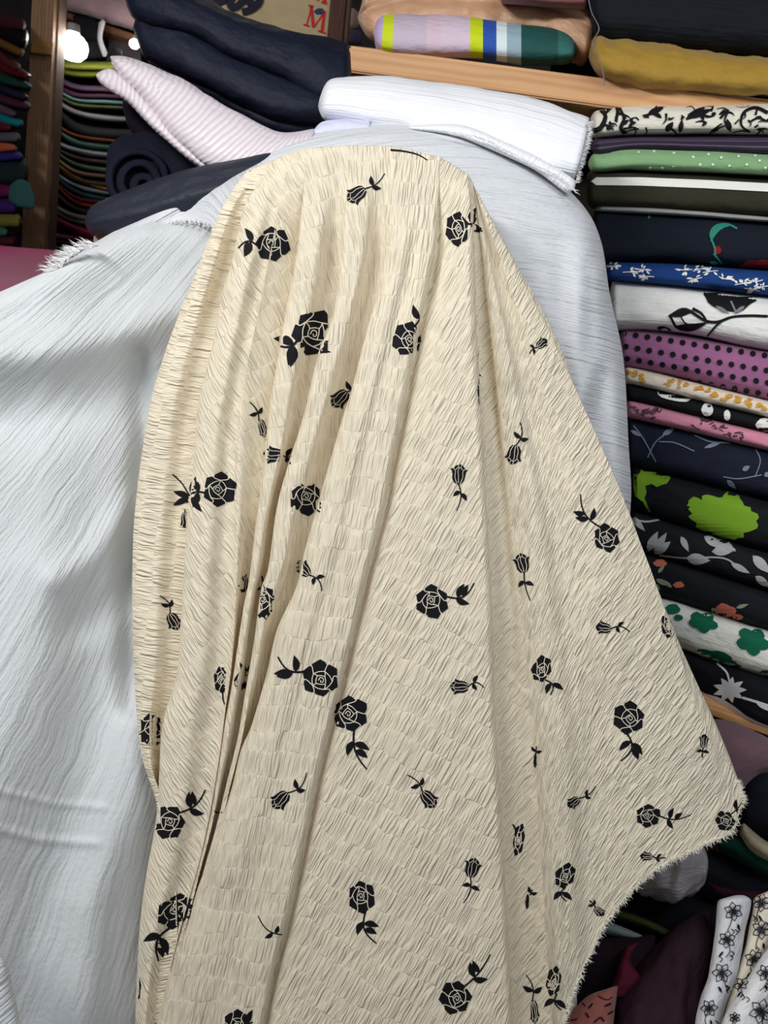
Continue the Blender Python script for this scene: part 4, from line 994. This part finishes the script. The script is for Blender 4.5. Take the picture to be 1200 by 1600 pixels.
sal = bolt('draped_cloth', cloth((158, 94, 88), .85), [(968, 1538, 950, 1544, 1.37), (966, 1552, 915, 1558, 1.35), (962, 1585, 890, 1590, 1.33), (955, 1640, 870, 1650, 1.31), (950, 1720, 850, 1730, 1.30)], b=.05, wob=.006, seed=35,
     tag_=('salmon pink cloth with sketchy black marks below the frayed hem', 'fabric', GH))
decal(sal, [stroke([(900, 1570), (908, 1566), (914, 1572)], 2), stroke([(920, 1575), (926, 1568)], 3), stroke([(928, 1598), (938, 1590), (944, 1596)], 2.4), stroke([(945, 1572), (955, 1568)], 3), stroke([(892, 1594), (902, 1592)], 2), stroke([(935, 1556), (948, 1562), (957, 1558)], 1.4), stroke([(915, 1582), (920, 1590)], 2.4), stroke([(950, 1585), (958, 1580)], 2.5)], K, step=4)

GP = 'white printed rolls standing in the bottom right corner'
def proll(label, col, st, motifs, seed):
    o = bolt('fabric_roll', cloth(col, .85), st, b=.03, wob=.0025, seed=seed, nsc=14, m=36, tag_=(label, 'fabric', GP), cap=(.04, .02), ex=2.1)
    inks, gr = [], []
    r = random.Random(seed)
    for (cx, cy, sz) in motifs:
        n = 6; a0 = r.random()
        for k in range(n):
            a = a0 + k * 2 * math.pi / n; px, py = cx + sz * math.cos(a), cy + sz * math.sin(a); nx, ny = -math.sin(a) * sz * .32, math.cos(a) * sz * .32
            inks.append(stroke([(cx, cy), ((cx + px) / 2 + nx, (cy + py) / 2 + ny), (px, py)], 1.2)); inks.append(stroke([(cx, cy), ((cx + px) / 2 - nx, (cy + py) / 2 - ny), (px, py)], 1.2)); inks.append(stroke([(cx, cy), ((cx * .4 + px * .6), (cy * .4 + py * .6) + .5)], .9))
        gr.append(blob(cx, cy, sz * .38, sz * .32, 12, .35, seed=int(cx)))
        inks.append(stroke([(cx, cy), (cx + sz * r.uniform(-.5, .5), cy + sz * 1.2), (cx + sz * r.uniform(-.9, .9), cy + sz * 2.0)], 1.2)); lx, ly = cx + sz * r.uniform(-.6, .6), cy + sz * 1.3; inks.append(leaf2(lx, ly, lx + sz * r.uniform(-.8, .8), ly + sz * .7, sz * .12))
        for k in range(3):
            x, y = cx + r.uniform(-1, 1) * sz, cy + sz * (1.1 + r.random()); inks.append(stroke([(x, y), (x + 5, y + 4), (x + 1, y + 9)], 1.3))
    decal(o, inks, K, 'printed_line_flower', step=4); decal(o, gr, flat((66, 72, 86), .8), 'printed_flower_centre', step=4)
    return o
proll('white roll sketched with blue-grey flowers, nearest the aubergine cloth', (214, 216, 222), [(1170, 1396, 1128, 1402, 1.36), (1172, 1412, 1120, 1412, 1.35), (1162, 1470, 1116, 1466, 1.33), (1150, 1530, 1106, 1524, 1.31), (1132, 1580, 1092, 1570, 1.29), (1124, 1660, 1078, 1650, 1.27)],
      [(1146, 1424, 15), (1136, 1468, 14), (1128, 1520, 16), (1108, 1575, 14)], 41)
proll('cream roll sketched with black flowers, at the right edge of the view', (220, 212, 194), [(1230, 1384, 1178, 1398, 1.37), (1222, 1430, 1174, 1428, 1.36), (1206, 1490, 1162, 1484, 1.34), (1186, 1540, 1144, 1536, 1.32), (1160, 1620, 1120, 1610, 1.30), (1150, 1680, 1110, 1670, 1.29)],
      [(1190, 1410, 15), (1190, 1452, 16), (1178, 1498, 15), (1160, 1540, 14)], 42)
proll('white roll sketched with large black daisies, lowest in the corner', (224, 224, 226), [(1290, 1420, 1240, 1440, 1.30), (1250, 1490, 1196, 1486, 1.28), (1232, 1530, 1168, 1528, 1.26), (1206, 1580, 1136, 1576, 1.24), (1190, 1660, 1110, 1650, 1.22), (1180, 1720, 1090, 1710, 1.22)],
      [(1196, 1520, 14), (1158, 1536, 11), (1190, 1580, 20), (1148, 1590, 9)], 43)

# low table that carries the heap and the mount
slab('display_table', (-1.0, .75, .0), (1.35, 2.25, .22), wood((120, 88, 60), (90, 64, 42)), kind=None)
tag(bpy.data.objects['display_table'], 'low wooden display platform beneath the heaped cloths', 'table')

# ------------------------------------------------------------------ upper left: quilted navy, striped white, dark rolls
GN = 'cloths piled left of the white bolt'
QN = cloth((19, 24, 41), .62, 0, 1.0, .2, .35)
bolt('folded_fabric', QN, [(222, 74, 226, 90, 1.70), (232, 66, 240, 108, 1.68), (290, 96, 276, 134, 1.66), (350, 122, 330, 160, 1.64), (420, 154, 405, 204, 1.62), (480, 166, 470, 220, 1.61), (545, 176, 540, 222, 1.60)], b=.10, wob=.005, seed=51, wrinkle=.3, nsc=10, n=80,
         tag_=('navy quilted cloth, lowest fold of the padded pile on the striped white cloth', 'fabric', GN))
bolt('folded_fabric', QN, [(206, 34, 210, 56, 1.66), (224, 14, 228, 88, 1.63), (290, 30, 270, 112, 1.60), (370, 76, 345, 150, 1.58), (440, 108, 415, 186, 1.57), (500, 130, 490, 196, 1.56), (545, 150, 540, 200, 1.56)], b=.10, wob=.007, seed=52, nsc=10, n=80, wrinkle=.3,
     tag_=('navy quilted cloth, middle fold of the padded pile', 'fabric', GN))
bolt('folded_fabric', QN, [(196, -50, 194, 14, 1.62), (230, -50, 222, 40, 1.59), (310, -10, 296, 58, 1.57), (380, 26, 366, 98, 1.56), (450, 46, 436, 126, 1.55), (505, 58, 490, 162, 1.55), (552, 70, 546, 176, 1.56)], b=.10, wob=.008, seed=53, nsc=10, n=80, wrinkle=.3,
     tag_=('navy quilted cloth, top fold of the padded pile below the beige sign', 'fabric', GN))
def white_stripe_mat():
    n = NT('white_tone_stripe'); uv = n.uv(); x, y, _ = n.xyz(uv)
    xw = n.math('ADD', x, n.math('MULTIPLY', n.noise(uv, .02, 1), 14))
    s = n.math('SINE', n.math('MULTIPLY', xw, 2 * math.pi / 9.5)); m = n.math('GREATER_THAN', s, 0.2)
    n.color(n.mix(m, srgb(226, 217, 225), srgb(204, 194, 202)))
    rr = n.math('ADD', 0.35, n.math('MULTIPLY', m, .35)); n.link(rr, n.b.inputs['Roughness'])
    n.bump(n.math('ADD', n.math('MULTIPLY', s, .15), n.math('MULTIPLY', n.noise(uv, .05, 2), 1.4)), .004, .6)
    return n.m
WS = white_stripe_mat()
ws = bolt('folded_fabric', WS, [(174, 85, 172, 92, 1.60), (204, 92, 184, 112, 1.57), (246, 106, 218, 150, 1.54), (300, 132, 250, 192, 1.51), (350, 164, 282, 226, 1.48), (402, 192, 322, 258, 1.46), (446, 208, 385, 270, 1.44), (500, 200, 470, 262, 1.43)], b=.05, wob=.006, seed=54, ex=2.3, n=70,
          tag_=('white tone-striped cloth folded to a point left of the navy pile', 'fabric', GN))
bolt('folded_under_layer', WS, [(150, 112, 150, 124, 1.60), (176, 108, 170, 142, 1.58), (205, 132, 200, 160, 1.56), (238, 168, 226, 188, 1.54), (276, 210, 262, 222, 1.52), (322, 248, 312, 262, 1.50), (370, 280, 360, 292, 1.49)], b=.035, wob=.003, seed=55, parent=ws)
RN = cloth((20, 23, 38), .85, 5.0, 1.6)
bolt('folded_fabric', cloth((26, 18, 32), .9), [(188, 150, 196, 190, 1.75), (230, 165, 215, 215, 1.73), (290, 215, 270, 250, 1.70), (350, 250, 330, 290, 1.68)], b=.06, wob=.01, seed=56,
     tag_=('dark plum cloth shaded beneath the striped white cloth', 'fabric', GN))
roll = thing('fabric_roll', 'navy crepe roll with its coiled end facing out above the black slab', 'fabric', GN)
bolt('roll_body', RN, [(162, 262, 172, 300, 1.70), (176, 222, 182, 328, 1.67), (230, 205, 230, 332, 1.66), (300, 220, 300, 320, 1.66), (380, 240, 380, 310, 1.66)], b=.07, wob=.007, seed=57, parent=roll, ex=2.1)
for k, (r0, c) in enumerate(((44, (215, 280)), (29, (218, 284)), (14, (224, 290)))):
    pp = [(c[0] + r0 * math.cos(t), c[1] + r0 * .95 * math.sin(t), ) for t in np.linspace(math.pi * .75, math.pi * 2.15, 9)]
    bolt('coil', RN, [(c[0] + (r0 + 7) * math.cos(t), c[1] + (r0 + 6) * math.sin(t), c[0] + (r0 - 7) * math.cos(t), c[1] + (r0 - 7) * math.sin(t), 1.645 - .004 * k) for t in np.linspace(math.pi * .6, math.pi * 2.2, 10)], b=.015, wob=.003, seed=60 + k, parent=roll, n=40, m=20)
SL = cloth((40, 44, 56), .5, 0, .7, .2, .4)
slabc = bolt('folded_fabric', SL, [(131, 334, 134, 362, 1.56), (150, 318, 150, 366, 1.53), (200, 296, 200, 366, 1.50), (260, 274, 262, 350, 1.47), (330, 256, 330, 330, 1.44), (400, 240, 400, 320, 1.42), (470, 225, 470, 310, 1.42)], b=.06, wob=.002, seed=58, ex=3.2, grooves=(-.1,), gd=-.012, gw=.3,
            tag_=('smooth charcoal black cloth folded flat behind the white cloth crest', 'fabric', GN))
bolt('folded_fabric', cloth((160, 112, 24), .7), [(156, 356, 156, 392, 1.60), (175, 346, 175, 395, 1.59), (200, 342, 200, 395, 1.58), (235, 340, 235, 390, 1.58)], b=.04, wob=.004, seed=59,
     tag_=('ochre yellow cloth under the charcoal slab', 'fabric', GN))
bolt('folded_fabric', cloth((150, 140, 140), .8), [(146, 368, 146, 384, 1.66), (156, 366, 156, 386, 1.65), (170, 366, 170, 386, 1.65)], b=.02, wob=.002, seed=71,
     tag_=('small greyish cloth corner left of the ochre cloth', 'fabric', GN))
# base pile carrying them, below and behind the white crest
bolt('folded_fabric', cloth((60, 50, 46), .9), [(150, 398, 150, 470, 1.62), (260, 372, 260, 470, 1.58), (400, 330, 400, 440, 1.56), (560, 240, 560, 400, 1.56), (700, 235, 700, 380, 1.58)], b=.12, wob=.003, seed=72,
     tag_=('brown cloth bale hidden behind the white crest carrying the pile', 'fabric'))

# magenta cloth over the side table
MG = cloth((150, 36, 88), .75, 0, .5, .3)
tabx = np.linspace(0, 1, 30)[:, None]; taby = np.linspace(0, 1, 26)[None, :]
xa = -200 + 380 * tabx; far = 384 + (xa) * .10
Xm = xa + 0 * taby; Ym = far + (560 - far) * taby; Dm = 2.55 - .55 * taby ** .6 + .0 * tabx
Dm = Dm + .0 * Xm
dropm = smooth01((Ym - 430) / 20)
pm = PA(Xm, Ym, 2.45 - .95 * smooth01((Ym - 380) / 130) * 1.0)
mt = link('table_cloth', grid_mesh('table_cloth', pm + (np.array([0, 0, 1]) * (vnoise(pm, 4, 3) * .008)[..., None]), np.stack([Xm, Ym], -1)), MG)
tag(mt, 'magenta cloth spread flat left of the white crepe', 'fabric')

# ------------------------------------------------------------------ far left racks
POST = wood((134, 104, 76), (98, 72, 50), 1.6, .7, axis=0)
rack = thing('wooden_rack', 'brown timber rack post between two stacks of dark fabrics at far left', 'rack')
pv0, pv1 = P(31, 420, 2.9), P(52, -60, 2.9)
box_between('post', pv0, pv1, RIGHT, .088, .09, POST, rack, dep=FWD, bevel=.003)
box_between('post_shaded_side', P(64, 420, 2.93), P(86, -60, 2.93), RIGHT, .024, .07, wood((84, 60, 46), (60, 42, 34), 1.6, .8), rack, dep=FWD, bevel=.002)  # strip for the post's side face, its shade put into darker wood
box_between('post_cleat', P(47, 82, 2.885), P(80, 86, 2.885), UP, .05, .012, wood((142, 104, 52), (110, 78, 36), 1.6, .8), rack, dep=FWD, bevel=.002)

def rackbolt(label, col, st, b, seed, grp, rough=.8):
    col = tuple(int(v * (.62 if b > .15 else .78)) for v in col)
    return bolt('folded_fabric', cloth(col, rough), st, b=b, wob=.008, nsc=8, seed=seed, n=26, m=18, tag_=(label, 'fabric', grp), cap=(.08, .05))
G1 = 'dark folded fabrics in the rack left of the post'
L1 = [('deep maroon', (58, 16, 26), 30, 50, 20, 40, 42), ('shiny black', (18, 14, 18), 44, 76, 30, 46, 46), ('ochre brown', (104, 66, 26), 74, 88, 52, 62, 40), ('wine brown', (76, 28, 28), 96, 112, 66, 84, 34), ('glossy dark red', (84, 16, 26), 112, 124, 80, 104, 50),
      ('dark green', (14, 54, 44), 130, 140, 104, 122, 52), ('midnight blue', (16, 20, 46), 146, 156, 124, 136, 46), ('plum', (64, 26, 44), 160, 172, 140, 152, 50), ('grey violet', (80, 62, 82), 172, 184, 156, 166, 30), ('bright teal', (10, 116, 122), 186, 200, 170, 184, 38), ('crimson', (92, 10, 30), 194, 206, 190, 200, 22),
      ('stone grey', (84, 80, 86), 208, 224, 206, 218, 34), ('orange', (186, 72, 26), 226, 238, 224, 234, 28), ('indigo', (38, 30, 110), 240, 252, 238, 250, 38), ('black green', (18, 34, 36), 250, 292, 250, 286, 46), ('magenta purple', (96, 14, 72), 292, 310, 288, 306, 26), ('violet', (56, 18, 98), 312, 336, 310, 330, 30), ('olive', (112, 104, 36), 336, 358, 334, 352, 36), ('sea green', (54, 96, 78), 356, 372, 354, 368, 16), ('dark crimson', (74, 12, 28), 370, 386, 368, 384, 28)]
prev = None
for k, (nm, c, ye, yeb, y0, y0b, xe) in enumerate(L1):
    lab = nm + ' folded fabric in the far left rack, ' + ('topmost' if prev is None else 'under the ' + prev + ' one')
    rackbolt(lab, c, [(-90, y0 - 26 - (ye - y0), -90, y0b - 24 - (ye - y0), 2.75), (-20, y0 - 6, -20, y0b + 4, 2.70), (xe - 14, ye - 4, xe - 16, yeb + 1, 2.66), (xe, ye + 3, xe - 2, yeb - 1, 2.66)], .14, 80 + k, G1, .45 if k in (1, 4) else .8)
    prev = nm
bolt('hanging_cloth', cloth((34, 66, 66), .85), [(14, 290, 12, 312, 2.62), (30, 280, 26, 322, 2.61), (46, 286, 44, 326, 2.61), (56, 310, 54, 326, 2.61)], b=.02, wob=.004, n=26, m=18,
     tag_=('teal cloth end hanging across the rack post', 'fabric', G1))
G2 = 'sagging folded fabrics in the rack right of the post'
def sag(y0, y1, y2): return y0, y1, y2
L2 = [('lime green', (150, 158, 52), 94, 96, 97, 13), ('olive green', (110, 116, 20), 104, 110, 108, 11), ('mauve', (84, 60, 84), 112, 130, 134, 10), ('plum purple', (70, 26, 58), 122, 142, 144, 10), ('pale aqua', (92, 134, 132), 128, 150, 154, 8), ('moss', (84, 88, 48), 136, 158, 162, 7), ('light grey', (136, 134, 136), 146, 168, 178, 11), ('jet black', (14, 14, 18), 152, 186, 196, 24),
      ('rust', (124, 54, 24), 186, 206, 214, 7), ('grey-green', (64, 100, 86), 190, 214, 222, 12), ('silver grey', (140, 144, 156), 214, 228, 236, 9), ('dusky brown', (80, 52, 58), 222, 240, 248, 8), ('sage', (76, 98, 80), 226, 250, 260, 9), ('sand', (134, 108, 78), 236, 262, 270, 8), ('umber', (60, 44, 26), 244, 272, 282, 11), ('amber', (146, 92, 24), 246, 270, 290, 7), ('pale blue', (124, 142, 156), 262, 284, 296, 7),
      ('dark teal', (12, 62, 62), 264, 292, 304, 10), ('burgundy', (92, 18, 44), 272, 302, 310, 9), ('burnt orange', (142, 52, 26), 276, 308, 318, 9), ('aubergine', (46, 16, 40), 290, 318, 326, 12), ('warm grey', (128, 122, 118), 312, 330, 334, 12), ('grey olive', (88, 90, 78), 322, 340, 344, 8), ('cerise', (132, 14, 62), 328, 346, 362, 18), ('dusty pink', (124, 58, 80), 360, 366, 372, 10), ('wine', (80, 22, 44), 368, 376, 380, 8), ('yellow-green', (128, 138, 70), 380, 386, 392, 7)]
prev = None
for k, (nm, c, ya, yb, yc, h) in enumerate(L2):
    lab = nm + ' sagging fabric right of the rack post, ' + ('topmost' if prev is None else 'under the ' + prev + ' one')
    dz = .0
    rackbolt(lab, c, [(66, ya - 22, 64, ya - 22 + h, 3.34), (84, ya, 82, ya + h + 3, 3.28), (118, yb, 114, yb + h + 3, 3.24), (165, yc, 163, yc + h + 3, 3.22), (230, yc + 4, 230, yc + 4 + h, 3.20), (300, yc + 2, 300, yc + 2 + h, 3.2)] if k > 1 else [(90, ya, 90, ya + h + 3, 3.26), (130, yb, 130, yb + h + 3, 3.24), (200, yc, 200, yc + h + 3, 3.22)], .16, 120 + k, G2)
    prev = nm
# dark infill cloth hanging at the side
bolt('hanging_cloth', cloth((52, 72, 66), .9), [(74, 150, 72, 156, 3.18), (92, 158, 74, 200, 3.18), (96, 200, 76, 240, 3.18), (92, 236, 80, 246, 3.18)], b=.02, wob=.005, n=24, m=16, tag_=('grey-green cloth end hanging beside the rack post', 'fabric', G2))
box_between('rack_back_panel', P(-160, 420, 3.75), P(330, 500, 3.75), Vector((0, 0, 1)), 1.05, .02, cloth((30, 26, 30)), rack, dep=FWD, bevel=0)

# upper left: overhead shelf, lamps
oh = thing('overhead_shelf', 'timber shelf edge above the far lamps carrying a pinkish plastic wrapped bolt', 'shelf')
box_between('shelf_edge', P(84, 22, 3.6), P(248, 76, 3.4), UP, .028, .3, wood((112, 74, 48), (84, 54, 36), 1.5, .7), oh, dep=FWD, bevel=.002)
bolt('folded_fabric', cloth((156, 128, 134), .3, 0, 1.5, .1, .6), [(80, -60, 78, 8, 3.5), (140, -45, 138, 26, 3.45), (200, -20, 196, 44, 3.4), (262, 0, 258, 66, 3.35)], b=.12, wob=.01, n=40, m=30,
     tag_=('pinkish grey wrapped bolt lying on the overhead shelf', 'fabric'))
def lamp(label, x, y, d, r, power, em):
    t = thing('lamp_bulb', label, 'lamp', None, P(x, y, d))
    n = NT('lit_glass'); n.b.inputs['Emission Color'].default_value = (1, .98, .92, 1); n.b.inputs['Emission Strength'].default_value = em; n.color((.9, .9, .9))
    bm = bmesh.new(); prof = [(0, -.85), (.5, -.76), (.88, -.42), (1, 0), (.9, .4), (.62, .7), (.40, .82), (.36, .95)]
    rings = []
    for rr, zz in prof: rings.append([bm.verts.new((rr * r * math.cos(a), rr * r * math.sin(a), zz * r)) for a in np.linspace(0, 2 * math.pi, 20, endpoint=False)])
    for a, b in zip(rings[:-1], rings[1:]):
        for k in range(20): 
            try: bm.faces.new((a[k], a[(k + 1) % 20], b[(k + 1) % 20], b[k]))
            except Exception: pass
    for f in bm.faces: f.smooth = True
    bmesh.ops.remove_doubles(bm, verts=bm.verts, dist=1e-5)
    me_ = bpy.data.meshes.new('bulb'); bm.to_mesh(me_); bm.free(); link('bulb', me_, n.m, t)
    bm = bmesh.new(); bmesh.ops.create_cone(bm, cap_ends=True, segments=20, radius1=r * .45, radius2=r * .4, depth=r * .5)
    bmesh.ops.translate(bm, verts=bm.verts, vec=(0, 0, r * 1.15)); me_ = bpy.data.meshes.new('socket'); bm.to_mesh(me_); bm.free(); link('socket', me_, flat((60, 58, 60), .5), t)
    l = bpy.data.lights.new('bulb_light', 'POINT'); l.energy = power; l.color = (1, .96, .88); l.shadow_soft_size = r
    lo = bpy.data.objects.new('bulb_light', l); COL.objects.link(lo); lo.parent = t; lo.location = (0, -r * 1.6, 0)
    return t
lamp('large glowing white lamp bulb above the lime green fabric', 114, 74, 3.05, .060, 1.6, 30)
lamp('small glowing lamp bulb left of the navy quilted pile', 210, 69, 3.35, .022, .4, 30)
GB = 'dim bundles on the far shelf behind the lamps'
for k, (lab, c, st) in enumerate([
        ('black bundle behind and above the large lamp', (26, 26, 32), [(112, 24, 118, 60, 3.5), (140, 26, 142, 66, 3.48), (160, 40, 158, 68, 3.48)]),
        ('dark grey bundle right of the large lamp', (40, 38, 42), [(134, 60, 134, 94, 3.5), (150, 58, 150, 94, 3.5), (164, 64, 162, 92, 3.5)]),
        ('grey brown bundle between the two lamps', (76, 66, 68), [(168, 52, 168, 100, 3.55), (190, 56, 190, 108, 3.53), (222, 66, 222, 112, 3.52)]),
        ('black bundle at the post behind the large lamp', (34, 30, 36), [(84, 28, 84, 46, 3.5), (98, 30, 98, 52, 3.5), (112, 36, 110, 46, 3.5)]),
        ('mauve grey bundle left of the large lamp', (118, 98, 118), [(84, 44, 84, 62, 3.46), (98, 46, 98, 64, 3.46), (110, 48, 110, 60, 3.46)]),
        ('lime scrap hanging at the post beside the large lamp', (140, 150, 70), [(84, 52, 84, 66, 3.2), (90, 54, 90, 70, 3.2), (95, 60, 94, 66, 3.2)]),
        ('dark rolled bundle behind the point of the striped white cloth', (24, 22, 28), [(166, 88, 166, 98, 3.3), (178, 76, 178, 100, 3.3), (192, 80, 192, 100, 3.3)])]):
    bolt('fabric_bundle', cloth(c, .8), st, b=.07, wob=.01, n=24, m=18, seed=160 + k, tag_=(lab, 'fabric', GB))
tb = bolt('hanging_tube', cloth((206, 204, 210), .5), [(155, 30, 166, 30, 3.4), (152, 60, 160, 60, 3.4), (159, 84, 169, 84, 3.4), (162, 90, 167, 88, 3.4)], b=.012, wob=0, n=20, m=14,
          tag_=('white plastic strip hanging between the two lamps', 'strip'))
box_between('far_backboard', P(40, 130, 3.95), P(620, 190, 3.8), Vector((0, 0, 1)), .62, .02, cloth((48, 42, 44)), oh, dep=FWD, bevel=0)

# beige sign with dark numerals and red letters
sign = thing('printed_sign', 'beige banner with dark blue numerals and red lettering behind the navy pile', 'sign')
SG = cloth((176, 160, 122), .8, 0, .3)
ds_ = 2.5
pc = [P(300, -60, ds_), P(512, -40, ds_), P(500, 66, ds_), P(300, 20, ds_)]
ax = (P(512, 60, ds_) - P(330, 0, ds_)).normalized()
box_between('banner', P(290, 10, ds_), P(506, 84, ds_), UP, .36, .006, SG, sign, dep=FWD, bevel=.001)
def text(body, x, y, size, col, ang, shear=0, parent=None, nm='lettering', bold=.0):
    cu = bpy.data.curves.new(nm, 'FONT'); cu.body = body; cu.size = size; cu.extrude = .001; cu.shear = shear; cu.offset = bold
    o = bpy.data.objects.new(nm, cu); COL.objects.link(o); o.parent = parent
    a = math.radians(ang); exx = (RIGHT * math.cos(a) - UP * math.sin(a)); eyy = (RIGHT * math.sin(a) + UP * math.cos(a))
    M = Matrix.Identity(4); ez = exx.cross(eyy)
    for i in range(3): M[i][0], M[i][1], M[i][2], M[i][3] = exx[i], eyy[i], ez[i], P(x, y, ds_ - .008)[i]
    cu.materials.append(flat(col, .7)); bpy.context.view_layer.update()
    me_ = bpy.data.meshes.new_from_object(o); bpy.data.objects.remove(o)
    o = link(nm, me_, None, parent); o.matrix_world = M; return o
text('509', 328, 0, .105, (26, 28, 44), 20, .2, sign, bold=.007)
RED = flat((186, 44, 44), .8)
ban = sign.children[0]
decal(ban, [stroke([(479, 40), (487, 10)], 2.4), stroke([(486, 9), (490, 43)], 5), stroke([(491, 42), (507, 18)], 2.4), stroke([(507, 17), (503, 51)], 5), stroke([(474, 38), (484, 41)], 2.6), stroke([(497, 48), (509, 52)], 2.6), stroke([(482, 8), (490, 10)], 2.6)], RED, 'lettering', step=5, whole=True)
decal(ban, [stroke([(495, -2), (499, -20)], 3), stroke([(508, 4), (502, -20)], 5.5), stroke([(491, -3), (499, 0)], 3), stroke([(502, 3), (511, 6)], 3)], RED, 'lettering', step=5, whole=True)
decal(ban, [blob(499, 18, 8, 5, 12, .2)], flat((40, 60, 96), .8), 'printed_splash')
pst = thing('door_frame', 'dark reddish timber post right of the beige banner', 'post')
box_between('jamb', P(506, 110, 2.48), P(522, -60, 2.48), RIGHT, .052, .08, wood((84, 48, 36), (58, 32, 26), 1.5, .6), pst, dep=FWD, bevel=.002)
box_between('stop_strip', P(528, 110, 2.52), P(544, -60, 2.52), RIGHT, .02, .06, wood((150, 128, 108), (120, 98, 80), 1.5, .6), pst, dep=FWD, bevel=.002)
bolt('fabric_bundle', cloth((150, 124, 116), .8), [(545, 14, 540, 44, 2.7), (552, 12, 552, 46, 2.68), (562, 20, 562, 40, 2.68)], b=.03, wob=.006, n=20, m=16, tag_=('pale pinkish bundle seen between the timber post and the tan satin', 'fabric'))
bolt('fabric_bundle', cloth((70, 68, 88), .8), [(540, 44, 536, 66, 2.7), (552, 44, 550, 70, 2.68), (566, 48, 566, 68, 2.68)], b=.03, wob=.006, n=20, m=16, tag_=('grey-blue bundle below the pale pinkish bundle', 'fabric'))
box_between('ledge', P(536, 74, 2.66), P(590, 80, 2.66), UP, .01, .12, wood((150, 128, 108), (120, 98, 80), 1.5, .6), pst, dep=FWD, bevel=.001)
